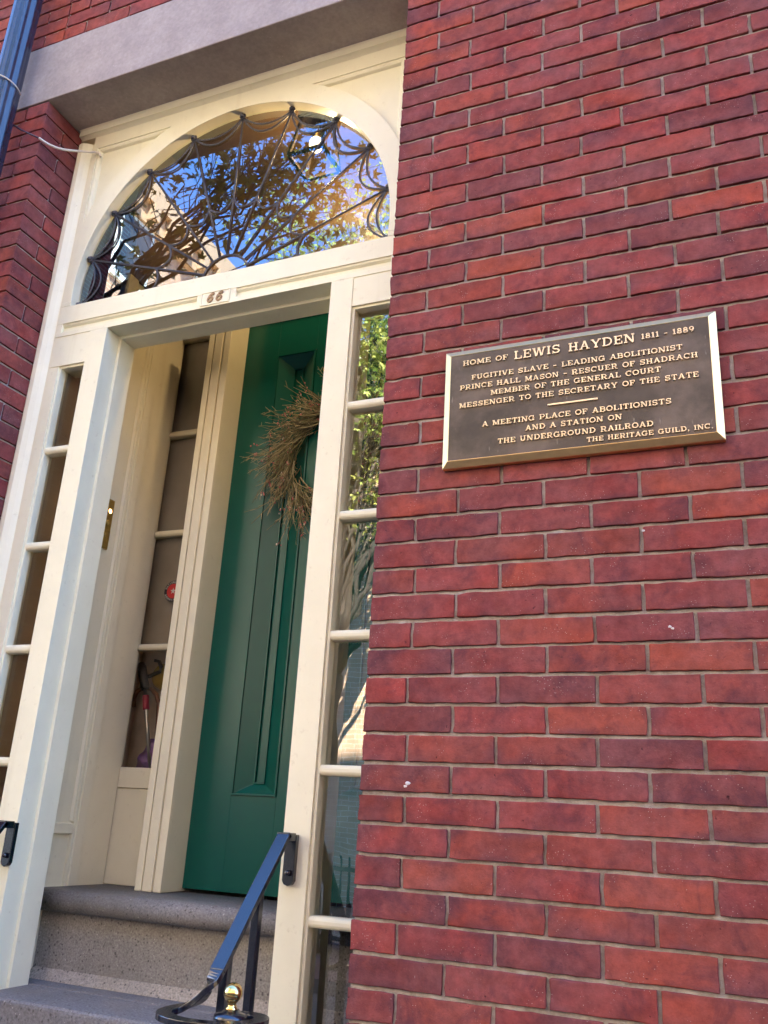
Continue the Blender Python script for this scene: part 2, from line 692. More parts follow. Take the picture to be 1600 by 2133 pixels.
def brick_mesh():
    def line(n):  # (absolute, relative) lattice stations
        return [('a', 0.0), ('a', 0.0016), ('a', 0.0042)] + [('r', (i + 1) / (n + 1)) for i in range(n)] + [('b', 0.0042), ('b', 0.0016), ('b', 0.0)]
    LX, LY, LZ = line(8), line(1), line(3)

    def pos(l, a, b):
        return np.array([a + v if k == 'a' else (b - v if k == 'b' else a + v * (b - a)) for k, v in l])
    nx, ny, nz = len(LX), len(LY), len(LZ)
    idx, lat = {}, []

    def vid(i, j, k):
        if (i, j, k) not in idx:
            idx[(i, j, k)] = len(lat)
            lat.append((i, j, k))
        return idx[(i, j, k)]
    faces = []
    for i in range(nx - 1):
        for k in range(nz - 1):
            faces.append((vid(i, 0, k), vid(i + 1, 0, k), vid(i + 1, 0, k + 1), vid(i, 0, k + 1)))
        for j in range(ny - 1):
            faces.append((vid(i, j, nz - 1), vid(i + 1, j, nz - 1), vid(i + 1, j + 1, nz - 1), vid(i, j + 1, nz - 1)))
            faces.append((vid(i, j, 0), vid(i, j + 1, 0), vid(i + 1, j + 1, 0), vid(i + 1, j, 0)))
    for j in range(ny - 1):
        for k in range(nz - 1):
            faces.append((vid(0, j, k), vid(0, j, k + 1), vid(0, j + 1, k + 1), vid(0, j + 1, k)))
            faces.append((vid(nx - 1, j, k), vid(nx - 1, j + 1, k), vid(nx - 1, j + 1, k + 1), vid(nx - 1, j, k + 1)))
    lat_a = np.array(lat)
    faces = np.array(faces)
    V, F, CO = [], [], []
    r = 0.0013
    o = 0
    for (x0, x1, y0, y1, z0, z1, c) in bricks:
        px, py, pz = pos(LX, x0, x1), pos(LY, y0, y1), pos(LZ, z0, z1)
        P = np.stack([px[lat_a[:, 0]], py[lat_a[:, 1]], pz[lat_a[:, 2]]], 1)
        lo = np.array([x0 + r, y0 + r, z0 + r])
        hi = np.array([x1 - r, max(y1, y0 + 2 * r + .001), z1 - r])
        Q = np.clip(P, lo, hi)
        D = P - Q
        L = np.linalg.norm(D, axis=1, keepdims=True)
        P = np.where(L > r, Q + D / np.maximum(L, 1e-9) * r, P)
        # hand-made irregularity: strong on arrises, weak on faces
        edge = (np.abs(D) > 1e-6).sum(1)
        disp = np.empty_like(P)
        for i, p in enumerate(P):
            a = noise.noise_vector((p[0] * 34, p[1] * 34, p[2] * 34))
            b = noise.noise_vector((p[0] * 120 + 9, p[1] * 120, p[2] * 120))
            s = 0.0011 if edge[i] < 1 else (0.0015 if edge[i] < 2 else 0.0026)
            cz_ = noise.noise((p[0] * 15 + 31, p[1] * 15, p[2] * 15))
            if edge[i] >= 1 and cz_ > .38:
                s += .010 * (cz_ - .38)
            disp[i] = (a.x * s + b.x * s * .7, a.y * s + b.y * s * .7, a.z * s + b.z * s * .7)
        P = P + disp
        V.append(P)
        F.append(faces + o)
        base = np.array(c)
        ring = ((lat_a[:, 0] <= 2) | (lat_a[:, 0] >= nx - 3) | (lat_a[:, 2] <= 2) | (lat_a[:, 2] >= nz - 3)).astype(float)
        sd_ = random.random() * 50
        flash = random.random() ** 2.2
        corner = random.random() * .95 if (x0 < .001 and x1 > 0) or abs(x1 - XL) < .001 else 0
        cols = np.ones((len(P), 4))
        for i, p in enumerate(P):
            n1 = noise.noise((p[0] * 11 + sd_, p[1] * 11, p[2] * 16))
            n2 = noise.noise((p[0] * 26, p[1] * 26 + sd_, p[2] * 30))
            k_ = min(1, max(0, ring[i] * (.02 + .75 * n1 + .40 * flash) + max(0, n1 + flash * .55 - .25) * 1.1))
            if corner:
                ex = abs(p[0]) if p[0] > -.05 else abs(p[0] - XL)
                k_ = min(1, k_ + corner * max(0, 1 - ex / .06) * (.8 + .9 * n2))
            v_ = base * (1 + .22 * n2)
            cols[i, :3] = v_ * (1 - k_ * .7) + np.array((.085, .034, .045)) * k_ * .7
        CO.append(cols)
        o += len(P)
    V, F, CO = np.concatenate(V), np.concatenate(F), np.concatenate(CO)
    return V, F, CO


V, F, CO = brick_mesh()
# mortar bed: boxes a few millimetres behind the brick faces
mo = MB()
MR = 0.0082
mo.box(MR, XE, MR + .004, 0.2, -17 * H, ZLB - 0.002)
mo.box(XW, XL - MR, MR + .004, 0.2, -17 * H, ZLB - 0.002)
mo.box(0.22, XE, MR, 0.2, ZLB - 0.002, ZLT)
mo.box(XW, XL - 0.22, MR, 0.2, ZLB - 0.002, ZLT)
mo.box(XW, XE, MR + .004, 0.2, ZLT, ZLT + 8 * H)
nb = len(V)


def mortar_sheet(x0, x1, z0, z1, st=.018):
    nx_, nz_ = max(2, int((x1 - x0) / st)), max(2, int((z1 - z0) / st))
    vs = []
    for i in range(nx_ + 1):
        for k in range(nz_ + 1):
            x, z = x0 + (x1 - x0) * i / nx_, z0 + (z1 - z0) * k / nz_
            d = .0026 * noise.noise((x * 21, 3.1, z * 21)) + .0016 * noise.noise((x * 60, 7.7, z * 60)) + .0012 * noise.noise((x * 3, 1.7, z * 3))
            vs.append((x, MR - .0008 + d, z))
    fs = [(i * (nz_ + 1) + k, (i + 1) * (nz_ + 1) + k, (i + 1) * (nz_ + 1) + k + 1, i * (nz_ + 1) + k + 1) for i in range(nx_) for k in range(nz_)]
    mo.add(vs, fs)


mortar_sheet(.004, 2.3, -.35, ZLB - .01)
mortar_sheet(XL - .5, XL - .004, -.35, ZLB - .01)
mortar_sheet(XW, XE, ZLT + .002, ZLT + 7 * H, .03)
me = bpy.data.meshes.new('brick_wall')
allv = np.concatenate([V, np.array(mo.v)])
polys = [list(map(int, f)) for f in F] + [[i + nb for i in f] for f in mo.f]
me.from_pydata([tuple(map(float, p)) for p in allv], [], polys)
me.materials.append(M['brick'])
me.materials.append(M['mortar'])
mi = np.zeros(len(polys), dtype=np.int32)
mi[len(F):] = 1
me.polygons.foreach_set('material_index', mi)
smf = np.ones(len(polys), dtype=bool)
smf[len(F):] = False
me.polygons.foreach_set('use_smooth', smf)
ca = me.color_attributes.new('Col', 'FLOAT_COLOR', 'POINT')
cc = np.ones((len(allv), 4), dtype=np.float32)
cc[:nb] = CO
ca.data.foreach_set('color', cc.ravel())
ow = bpy.data.objects.new('brick_wall', me)
COL.objects.link(ow)
ow.parent = house
ow.location = (0, 0, -GZ)



for (px_, pz_, sz_) in ((.121, .4985, .0055), (.116, .4915, .004), (.7185, .8468, .0035), (.724, .8425, .003), (.672, 1.071, .003)):
    mb = MB()
    mb.ball((px_, -.0005, pz_), sz_, 9, 6, (1.2, .25, .8))
    mb.v = [(x + .0016 * noise.noise((x * 300, y * 300, z * 300)), y, z + .002 * noise.noise((z * 320, x * 320, 4))) for (x, y, z) in mb.v]
    part(mb, 'paint_splash', M['splash'], house)


def m_farbrick(name, c1, c2, mort, scale=1.0):
    t = NT(name)
    # brick pattern on x/z (or y/z) by choosing the horizontal axis as x+y
    sx = t.n.new('ShaderNodeSeparateXYZ')
    t.l.new(t.vec, sx.inputs[0])
    cx = t.n.new('ShaderNodeCombineXYZ')
    t.l.new(t.math('ADD', sx.outputs[0], sx.outputs[1]), cx.inputs[0])
    t.l.new(sx.outputs[2], cx.inputs[1])
    bt = t.n.new('ShaderNodeTexBrick')
    bt.inputs['Scale'].default_value = 1.0
    bt.inputs['Brick Width'].default_value = BM
    bt.inputs['Row Height'].default_value = H
    bt.inputs['Mortar Size'].default_value = 0.005
    bt.inputs['Color1'].default_value = (*c1, 1)
    bt.inputs['Color2'].default_value = (*c2, 1)
    bt.inputs['Mortar'].default_value = (*mort, 1)
    t.l.new(cx.outputs[0], bt.inputs['Vector'])
    f = t.ramp(t.noise(3, 5), 0.3, 0.7, 0.8, 1.2)
    t.color(t.mix(1.0, bt.outputs['Color'], f, 'MULTIPLY'))
    t.rough(0.85)
    t.bump(bt.outputs['Fac'], -0.4, 0.004)
    return t.m


M['farbrick'] = m_farbrick('red_brickwork', (0.235, 0.055, 0.042), (0.175, 0.044, 0.038), (0.30, 0.26, 0.22))
HX0, HX1, HY1, HZ1 = -8.0, 24.0, 9.0, 13.0
mb = MB()
Z0, Z1 = -17 * H, ZLT + 8 * H
mb.box(HX0, XW, 0, 0.33, GZ, Z1)
mb.box(XE, HX1, 0, 0.33, GZ, Z1)
mb.box(HX0, HX1, 0, 0.33, Z1, HZ1)
mb.box(HX0, HX0 + .3, 0.33, HY1, GZ, HZ1)
mb.box(HX1 - .3, HX1, 0.33, HY1, GZ, HZ1)
mb.box(HX0, HX1, HY1, HY1 + .3, GZ, HZ1)
part(mb, 'upper_wall', M['farbrick'], house)
mb = MB()
mb.box(XE - .2, XW + .2, 0, 0, 0, 0) if False else None
# backing courses behind the facing bricks
mb.box(XL - 1.6, XL - 0.02, 0.2, 0.33, GZ, Z1)
mb.box(0.02, XE, 0.2, 0.33, GZ, Z1)
mb.box(XL - 0.02, 0.02, 0.2, 0.33, 3.12, Z1)
part(mb, 'backing_wall', M['dark'], house)
mb = MB()
mb.box(HX0 - .15, HX1 + .15, -0.25, HY1 + .4, HZ1, HZ1 + .35)
part(mb, 'roof', simple('slate', (0.09, 0.09, 0.1), 0.8), house)

# ---- lintel
mb = MB()
mb.box(XL - 0.215, XR + 0.195, -0.004, 0.215, ZLB, ZLT - 0.004)
part(mb, 'lintel', M['stone'], house, bevel=0.004)

# ---- timber entrance frame
FY = 0.2
PXL0, PXL1 = -1.305, -1.225
PXR0, PXR1 = -0.305, -0.225
GLX0, GLX1 = -1.430, -1.305
GRX0, GRX1 = -0.225, -0.074
ZH = 2.072           # head of the open doorway
ZB = -0.52
mb = MB()
for sgn, xa in ((1, XL), (-1, XR)):
    prof = [(xa, .235), (xa, .190), (xa + sgn * .010, .184), (xa + sgn * .028, .184), (xa + sgn * .046, .194), (xa + sgn * .062, .2065), (xa + sgn * .072, .2065), (xa + sgn * .072, .235)]
    mb.prism(prof, 'z', ZB, 2.99)
# casing boards beside the sidelights
mb.box(-1.473, GLX0, .2045, .255, ZB, 1.945)
mb.box(GRX1, -0.072, .2045, .255, ZB, 1.945)
# posts with a stepped stop behind
for (a, b, s) in ((PXL0, PXL1, 1), (PXR0, PXR1, -1)):
    mb.box(a, b, FY, .272, ZB, ZH)
    c0, c1 = (a, b + .011) if s == 1 else (a - .011, b)
    mb.box(c0, c1, .272, .350, ZB, ZH)
# rails above the sidelights
mb.box(-1.473, PXL0, .2025, .30, 1.945, ZH)
mb.box(PXR1, -0.072, .2025, .30, 1.965, ZH)
# transom: sunk panels between plain margins
mb.box(-1.473, -0.072, .214, .30, ZH + .001, 2.205)
mb.box(-1.473, -0.072, FY, .214, 2.128, 2.204)
mb.box(-1.473, -0.072, FY, .214, ZH, 2.091)
mb.box(-1.473, -1.449, FY + .001, .214, 2.09, 2.13)
mb.box(-0.096, -0.072, FY + .001, .214, 2.09, 2.13)
mb.box(-0.838, -0.678, FY + .001, .214, 2.09, 2.13)
mb.box(-1.225, -0.305, .271, .350, ZH - .011, 2.2)
# small ovolo under the top edge of each sunk panel
for (a, b) in ((-1.449, -.838), (-.678, -.096)):
    mb.prism([(.2145, 2.1275), (.2035, 2.1275), (.206, 2.1205), (.2145, 2.114)], 'x', a, b)
    mb.prism([(.2145, 2.0915), (.2145, 2.096), (.208, 2.0915)], 'x', a, b)
door_frame = part(mb, 'door_frame', M['paint'], house, bevel=.0022)

# arch board round the fanlight
AX, AZ = -0.770, 2.222


def R_in(t):
    return .657 + .062 * math.sin(t)


NA = 72
TH = [PI * i / NA for i in range(NA + 1)]
mb = MB()
vi, vo, vi2, vo2, vr = [], [], [], [], []
for t in TH:
    c, s = math.cos(t), math.sin(t)
    r = R_in(t)
    ro = r + .082
    x, z = c * ro, s * ro
    lim = .682
    if abs(x) > lim:
        x = math.copysign(lim, x)
    z = min(z, .765)
    vi.append((AX + c * r, .1985, AZ + s * r))
    vi2.append((AX + c * r, .245, AZ + s * r))
    vo.append((AX + x, .1985, AZ + z))
    vo2.append((AX + x, .219, AZ + z))
    k = min(.70 / max(abs(c), 1e-6), .79 / max(s, 1e-6))
    vr.append((AX + c * k, .2185, AZ + s * k))
n = NA + 1
allv_ = vi + vi2 + vo + vo2 + vr
fs = []
for i in range(NA):
    fs.append((i, i + 1, 2 * n + i + 1, 2 * n + i))
    fs.append((n + i, n + i + 1, i + 1, i))
    fs.append((2 * n + i, 2 * n + i + 1, 3 * n + i + 1, 3 * n + i))
    fs.append((3 * n + i, 3 * n + i + 1, 4 * n + i + 1, 4 * n + i))
mb.add(allv_, fs, 0, False)
# bits of board below the springing line
for s in (-1, 1):
    a, b = sorted((AX + s * R_in(0), AX + s * .70))
    mb.box(a, b, .199, .245, 2.2045, AZ)
# side stiles and top frieze
mb.box(-1.473, -1.448, .2005, .26, 2.2045, 2.958)
mb.box(-0.092, -0.072, .2005, .26, 2.2045, 2.958)
mb.box(-1.473, -0.072, .2008, .26, 2.956, 3.06)
# panel mouldings (quarter rounds)
mb.prism([(.220, 2.9555), (.204, 2.9555), (.2045, 2.949), (.209, 2.942), (.220, 2.9365)], 'x', -1.447, -.94)
mb.prism([(.220, 2.9555), (.204, 2.9555), (.2045, 2.949), (.209, 2.942), (.220, 2.9365)], 'x', -.60, -.093)
mb.prism([(-1.4475, .220), (-1.4475, .204), (-1.441, .2045), (-1.434, .209), (-1.4290, .220)], 'z', 2.50, 2.955)
mb.prism([(-.0925, .220), (-.0925, .204), (-.099, .2045), (-.106, .209), (-.111, .220)], 'z', 2.50, 2.955)
part(mb, 'arch_board', M['paint'], house, bevel=.0015, recalc=True)
# cornice under the lintel
mb = MB()
prof = [(.24, 3.066), (.135, 3.066), (.135, 3.0605), (.155, 3.0595), (.172, 3.057), (.178, 3.052), (.180, 3.0500), (.180, 3.0255), (.188, 3.0245), (.196, 3.0205), (.2, 3.0175), (.24, 3.0175)]
mb.prism(prof, 'x', XL + .002, XR - .002)
part(mb, 'cornice', M['paint'], house)

# ---- fanlight: glass, lead tracery, rosettes
fan = thing('fanlight', 'x', 'x')
del fan['label'], fan['category']
fan.parent = house
fan.location = (0, 0, -GZ)
mb = MB()
gv = [(AX + math.cos(t) * (R_in(t) + .004), .238, AZ + math.sin(t) * (R_in(t) + .004)) for t in TH]
gv = [(AX + R_in(0), .238, 2.203)] + gv + [(AX - R_in(0), .238, 2.203)]
mb.add(gv, [tuple(range(len(gv)))])
part(mb, 'glass', M['glass'], fan, recalc=False)
KN = []
for i in range(11):
    t = PI * i / 10
    r = R_in(t) - .010
    z = AZ + math.sin(t) * r
    KN.append(Vector((AX + math.cos(t) * r, .2335, max(z, 2.216))))
HUBR = .095
HC = Vector((AX + .01, .2335, 2.208))
mb = MB()


def twin(pts, off=.0019, r=.0020):
    P = [Vector(p) for p in pts]
    for s in (-1, 1):
        q = []
        for i, p in enumerate(P):
            a, b = P[max(0, i - 1)], P[min(len(P) - 1, i + 1)]
            d = (b - a).normalized()
            q.append(p + Vector((-d.z, 0, d.x)) * off * s)
        mb.tube(q, r, 6)


mid = {}
for i in range(1, 10):
    k = KN[i]
    d = (k - HC).normalized()
    twin([HC + d * HUBR, k])
    mid[i] = HC + d * (.345 - .01 * abs(5 - i) * .3)
twin([HC + Vector((math.cos(a), 0, math.sin(a))) * HUBR for a in [PI * i / 24 for i in range(25)]])


def swag(a, b, sag, c, off=.0019, r=.0020, tw=True):
    """curve from a to b bowed towards c by sag"""
    m = (a + b) / 2
    d = (c - m).normalized()
    pts = []
    for i in range(13):
        u = i / 12
        w_ = math.sin(PI * u) ** 0.8
        pts.append(a.lerp(b, u) + d * sag * w_)
    if tw:
        twin(pts, off, r)
    else:
        mb.tube(pts, r, 6)


for i in range(10):
    swag(KN[i], KN[i + 1], .045, HC, .0018, .0019)
    swag(KN[i], KN[i + 1], .078, HC, .0018, .0019)
for i in range(1, 9):
    swag(mid[i], mid[i + 1], .040, HC)
for s, m in ((1, mid[1]), (-1, mid[9])):
    e = Vector((AX + s * .33, .2335, 2.206))
    swag(m, e, .028, HC)
part(mb, 'tracery', M['lead'], fan)
for k in KN:
    mb = MB()
    for j in range(8):
        a = 2 * PI * j / 8
        mb.ball((k.x + .010 * math.cos(a), .231, k.z + .010 * math.sin(a)), .0047, 8, 5)
    mb.ball((k.x, .225, k.z), .0085, 10, 6)
    part(mb, 'rosette', M['lead'], fan)

# ---- sidelights
MZL = [1.606, 1.245, .887, .527, .167, -.195]
MZR = [1.616, 1.257, .899, .534, .163, -.20]


def sidelight(x0, x1, ztop, mz, glassm):
    e = bpy.data.objects.new('sidelight', None)
    COL.objects.link(e)
    e.parent = house
    e.location = (0, 0, -GZ)
    mb = MB()
    f = .009
    mb.box(x0, x0 + f, .2095, .249, ZB, ztop)
    mb.box(x1 - f, x1, .2095, .249, ZB, ztop)
    mb.box(x0 + f, x1 - f, .2095, .249, ztop - f, ztop)
    for z in mz:
        mb.prism([(.248, z - .014), (.216, z - .014), (.2105, z - .009), (.2085, z - .004), (.2085, z + .004), (.2105, z + .009), (.216, z + .014), (.248, z + .014)], 'x', x0 + f, x1 - f)
    part(mb, 'sash', M['paint'], e, bevel=.0015)
    zs = [ztop - f] + mz + [ZB]
    for a, b in zip(zs[:-1], zs[1:]):
        mb = MB()
        t = random.uniform(-.0006, .0006)
        mb.add([(x0 + f, .2385 + t, b), (x1 - f, .2385 - t, b), (x1 - f, .2385 - t, a), (x0 + f, .2385 + t, a)], [(0, 1, 2, 3)])
        part(mb, 'pane', glassm, e, recalc=False)
    return e


sidelight(GLX0, GLX1, 1.945, MZL, M['glass_in'])
sidelight(GRX0, GRX1, 1.965, MZR, M['glass_old'])
# boxed lining behind the left sidelight
mb = MB()
mb.box(-1.60, -1.30, .335, .36, ZB, 2.06)
mb.box(-1.437, -1.432, .256, .334, ZB, 2.06)
part(mb, 'sidelight_lining', M['taupe'], house)

# ---- vestibule: walls, ceiling
ZT = .155
XV = -1.300
mb = MB()
mb.box(XV - .04, XV - .012, .351, .745, -.6, 2.42)            # left wall (sunk panel field)
mb.box(XV - .04, XV, .351, .40, -.6, 2.42)
mb.box(XV - .013, XV, .400, .535, -.6, ZT + .002)
mb.box(XV - .013, XV, .400, .535, .318, .352)
mb.prism([(XV - .012, .40), (XV - .002, .40), (XV - .004, .408), (XV - .012, .414)], 'z', .36, 2.42)
mb.prism([(XV - .012, .535), (XV - .002, .535), (XV - .004, .527), (XV - .012, .521)], 'z', .36, 2.42)
mb.box(XV - .03, XV, .535, .600, ZT - .01, 2.42)
mb.box(XV - .001, XV + .004, .548, .588, ZT, 2.42)
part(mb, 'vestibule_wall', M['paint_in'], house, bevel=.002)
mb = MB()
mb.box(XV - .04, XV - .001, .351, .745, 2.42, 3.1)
part(mb, 'vestibule_wall', M['paint_shade'], house)
mb = MB()
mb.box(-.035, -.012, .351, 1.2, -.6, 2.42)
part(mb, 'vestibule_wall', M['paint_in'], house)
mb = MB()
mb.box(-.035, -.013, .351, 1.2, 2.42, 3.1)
part(mb, 'vestibule_wall', M['paint_shade'], house)
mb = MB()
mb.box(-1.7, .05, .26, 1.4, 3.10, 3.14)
part(mb, 'ceiling', M['paint_shade'], house)
# ---- inner screen: sidelight, pilaster, wall over the door
YD = .730
SX0, SX1 = -1.337, -1.085
inner = bpy.data.objects.new('inner_screen', None)
COL.objects.link(inner)
inner.parent = house
inner.location = (0, 0, -GZ)
mb = MB()
mb.box(-1.44, -1.365, .602, .79, ZT, 2.42)
mb.box(-1.365, SX0, .748, .79, ZT, 2.42)                 # left stile of inner sash
mb.box(SX0, SX0 + .013, .758, .771, .552, 2.345)
mb.box(SX0, SX1, .752, .79, ZT, .478)
mb.box(SX0, SX1, .748, .79, .480, .552)
mb.box(SX0, SX1, .748, .79, 2.345, 2.42)
mb.box(SX1, -.985, .748, .79, ZT, 2.42)
for z in (1.895, 1.456, .997):
    mb.prism([(.788, z - .012), (.757, z - .012), (.751, z - .005), (.751, z + .005), (.757, z + .012), (.788, z + .012)], 'x', SX0, SX1)
mb.box(-.066, -.036, YD - .02, YD + .05, ZT, 2.352)
mb.prism([(YD, 2.355), (YD - .028, 2.375), (YD - .028, 2.43), (YD - .012, 2.44), (YD, 2.44)], 'x', -.97, -.036)
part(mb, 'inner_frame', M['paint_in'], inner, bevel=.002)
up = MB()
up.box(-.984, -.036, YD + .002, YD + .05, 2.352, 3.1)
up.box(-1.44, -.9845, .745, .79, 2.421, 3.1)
part(up, 'upper_panel', M['paint_shade'], inner)
for (a, b) in ((.552, .985), (1.009, 1.444), (1.468, 1.883), (1.907, 2.345)):
    mb = MB()
    mb.add([(SX0, .772, a), (SX1, .772, a), (SX1, .772, b), (SX0, .772, b)], [(0, 1, 2, 3)])
    part(mb, 'pane', M['glass_in'], inner, recalc=False)
mb = MB()
PA, PB = -1.073, -.968
g = .006
mb.box(PA, PB, .618, .747, ZT + .001, 2.418)
mb.box(PA, PA + .026, .610, .619, ZT + .001, 2.418)
mb.box(PA + .026 + g, PB - .030 - g, .608, .619, ZT + .001, 2.418)
mb.box(PB - .030, PB, .610, .619, ZT + .001, 2.418)
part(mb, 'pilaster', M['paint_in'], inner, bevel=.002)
# hall seen through the inner sidelight
mb = MB()
mb.box(-1.52, -1.48, .79, 1.9, -.2, 3.1)
mb.box(-1.48, -1.0, .99, 1.03, -.2, 3.1)
mb.box(-1.02, -.99, .80, 1.35, -.2, 3.1)
mb.box(-1.48, -1.02, .79, 1.35, .10, .15)
part(mb, 'hall_wall', M['dark'], house)
mb = MB()
mb.box(-1.36, -1.06, .800, .806, 1.0, 2.36)  # added pale sheet behind the upper panes, put in to lighten them
sheet_mat = simple('brightening_sheet', (0.52, 0.45, 0.38), .95, 0, .15, 6)
_n, _l = sheet_mat.node_tree.nodes, sheet_mat.node_tree.links
_t, _x = _n.new('ShaderNodeBsdfTransparent'), _n.new('ShaderNodeMixShader')
_x.inputs[0].default_value = 0.55
_l.new(_t.outputs[0], _x.inputs[1])
_l.new(_n['Principled BSDF'].outputs[0], _x.inputs[2])
_l.new(_x.outputs[0], _n['Material Output'].inputs[0])
part(mb, 'brightening_sheet', sheet_mat, inner)

# ---- green door
DX0, DX1 = -.984, -.067
mb = MB()
yp = YD + .030
px = [(-.814, -.638), (-.438, -.262)]
pz0, pz1 = .472, 2.170
bev = .066
xs = [DX0, px[0][0], px[0][1], px[1][0], px[1][1], DX1]
mb.box(xs[0], xs[1], YD, YD + .042, ZT + .012, 2.348)
mb.box(xs[2], xs[3], YD, YD + .042, ZT + .012, 2.348)
mb.box(xs[4], xs[5], YD, YD + .042, ZT + .012, 2.348)
for a, b in px:
    mb.box(a, b, YD, YD + .042, ZT + .012, pz0)
    mb.box(a, b, YD, YD + .042, pz1, 2.348)
door = part(mb, 'door', M['door'], house, bevel=.0008)
for a, b in px:
    mb = MB()
    # raised bead, wide sunk bevel, flat field
    e = .007
    for (u0, u1, v0, v1) in ((a, b, pz0, pz0 + e), (a, b, pz1 - e, pz1), (a, a + e, pz0 + e, pz1 - e), (b - e, b, pz0 + e, pz1 - e)):
        mb.box(u0, u1, YD - .006, YD + .02, v0, v1)
    o_ = [(a + e, YD + .001, pz0 + e), (b - e, YD + .001, pz0 + e), (b - e, YD + .001, pz1 - e), (a + e, YD + .001, pz1 - e)]
    i_ = [(a + bev, yp, pz0 + .040), (b - bev, yp, pz0 + .040), (b - bev, yp, pz1 - .055), (a + bev, yp, pz1 - .055)]
    mb.add(o_ + i_, [(0, 1, 5, 4), (1, 2, 6, 5), (2, 3, 7, 6), (3, 0, 4, 7)])
    q0, q1, w0, w1 = a + bev, b - bev, pz0 + .040, pz1 - .055
    k_ = .006
    for (u0, u1, v0, v1) in ((q0, q1, w0, w0 + k_), (q0, q1, w1 - k_, w1), (q0, q0 + k_, w0 + k_, w1 - k_), (q1 - k_, q1, w0 + k_, w1 - k_)):
        mb.box(u0, u1, yp - .005, yp + .008, v0, v1)
    mb.box(q0 + k_, q1 - k_, yp + .004, yp + .010, w0 + k_, w1 - k_)
    part(mb, 'door_panel', M['door'], door, bevel=.0012)
mb = MB()
mb.lathe((0, 0, 0), [(.001, .03), (.012, .028), (.020, .018), (.022, .006), (.028, 0)], 18)
kv = [Matrix.Rotation(PI / 2, 4, 'X') @ Vector(p) for p in mb.v]
mb.v = [(p.x - .575, p.y + YD, p.z + 2.060) for p in kv]
part(mb, 'knocker', M['brass'], door)

# ---- house number on the transom
mb = MB()
for (u0, u1, v0, v1) in ((-.820, -.700, 2.128, 2.1325), (-.820, -.700, 2.0785, 2.083), (-.820, -.8155, 2.083, 2.128), (-.7045, -.700, 2.083, 2.128)):
    mb.box(u0, u1, .1965, .2015, v0, v1)
mb.box(-.8155, -.7045, .1985, .2012, 2.083, 2.128)
numo = part(mb, 'number_block', M['paint'], house, bevel=.0008)

# ------------------------------------------------------------------ slab letters
T_, S_ = .17, .11       # stroke and serif weights, cap height 1


def arc(cx, cy, rx, ry, a0, a1, n=12):
    return [(cx + rx * math.cos(math.radians(a0 + (a1 - a0) * i / n)), cy + ry * math.sin(math.radians(a0 + (a1 - a0) * i / n))) for i in range(n + 1)]


def sf(x, y, w_=.36):
    return ([(x - w_ / 2, y), (x + w_ / 2, y)], S_)


Tp, Bt = 1 - S_ / 2, S_ / 2
G = {}
G['I'] = (.40, [([(.2, 0), (.2, 1)], T_), sf(.2, Tp), sf(.2, Bt)])
G['L'] = (.84, [([(.22, 0), (.22, 1)], T_), sf(.22, Tp), ([(.04, Bt), (.82, Bt)], S_), ([(.77, 0), (.77, .34)], .10)])
G['E'] = (.86, [([(.22, 0), (.22, 1)], T_), ([(.04, Tp), (.80, Tp)], S_), ([(.04, Bt), (.82, Bt)], S_), ([(.22, .52), (.58, .52)], S_),
                ([(.76, .70), (.76, 1)], .09), ([(.78, 0), (.78, .32)], .09), ([(.58, .38), (.58, .66)], .08)])
G['F'] = (.80, [([(.22, 0), (.22, 1)], T_), ([(.04, Tp), (.78, Tp)], S_), sf(.22, Bt), ([(.22, .50), (.56, .50)], S_), ([(.74, .68), (.74, 1)], .09), ([(.56, .36), (.56, .64)], .08)])
G['H'] = (1.0, [([(.22, 0), (.22, 1)], T_), ([(.78, 0), (.78, 1)], T_), ([(.22, .5), (.78, .5)], S_), sf(.22, Tp), sf(.22, Bt), sf(.78, Tp), sf(.78, Bt)])
G['T'] = (.88, [([(.44, 0), (.44, 1)], T_), ([(.04, Tp), (.84, Tp)], S_), sf(.44, Bt), ([(.08, .70), (.08, 1)], .09), ([(.80, .70), (.80, 1)], .09)])
G['A'] = (1.0, [([(.16, 0), (.48, 1)], .12), ([(.50, 1), (.82, 0)], T_), ([(.27, .34), (.73, .34)], S_ * .9), sf(.15, Bt, .30), sf(.83, Bt, .32)])
G['V'] = (1.0, [([(.17, 1), (.50, 0)], T_), ([(.52, 0), (.84, 1)], .12), sf(.17, Tp, .32), sf(.84, Tp, .30)])
G['Y'] = (.98, [([(.16, 1), (.48, .46)], T_), ([(.84, 1), (.52, .46)], .12), ([(.49, .5), (.49, 0)], T_), sf(.16, Tp, .30), sf(.83, Tp, .28), sf(.49, Bt)])
G['W'] = (1.38, [([(.16, 1), (.40, 0)], T_), ([(.42, 0), (.66, .92)], .11), ([(.68, .92), (.94, 0)], T_), ([(.96, 0), (1.20, 1)], .11), sf(.16, Tp, .30), sf(1.21, Tp, .28), sf(.67, Tp, .24)])
G['M'] = (1.22, [([(.20, 0), (.20, 1)], .12), ([(.24, 1), (.60, .12)], T_), ([(.62, .12), (.96, 1)], .11), ([(1.0, 0), (1.0, 1)], T_), sf(.19, Bt, .30), sf(1.0, Bt, .34), sf(.14, Tp, .24), sf(1.06, Tp, .24)])
G['N'] = (1.06, [([(.20, 0), (.20, 1)], .12), ([(.20, 1), (.84, 0)], T_), ([(.86, 0), (.86, 1)], .12), sf(.19, Bt, .30), sf(.14, Tp, .24), sf(.86, Tp, .30)])
G['O'] = (.98, [(arc(.49, .5, .40, .435, 90, 450, 28), .145)])
G['C'] = (.94, [(arc(.49, .5, .40, .435, 50, 315, 22), .145), ([(.80, .62), (.80, 1)], .10)])
G['G'] = (1.02, [(arc(.49, .5, .40, .435, 50, 335, 22), .145), ([(.80, .64), (.80, 1)], .10), ([(.84, .02), (.84, .44)], .13), ([(.60, .44), (.98, .44)], S_)])
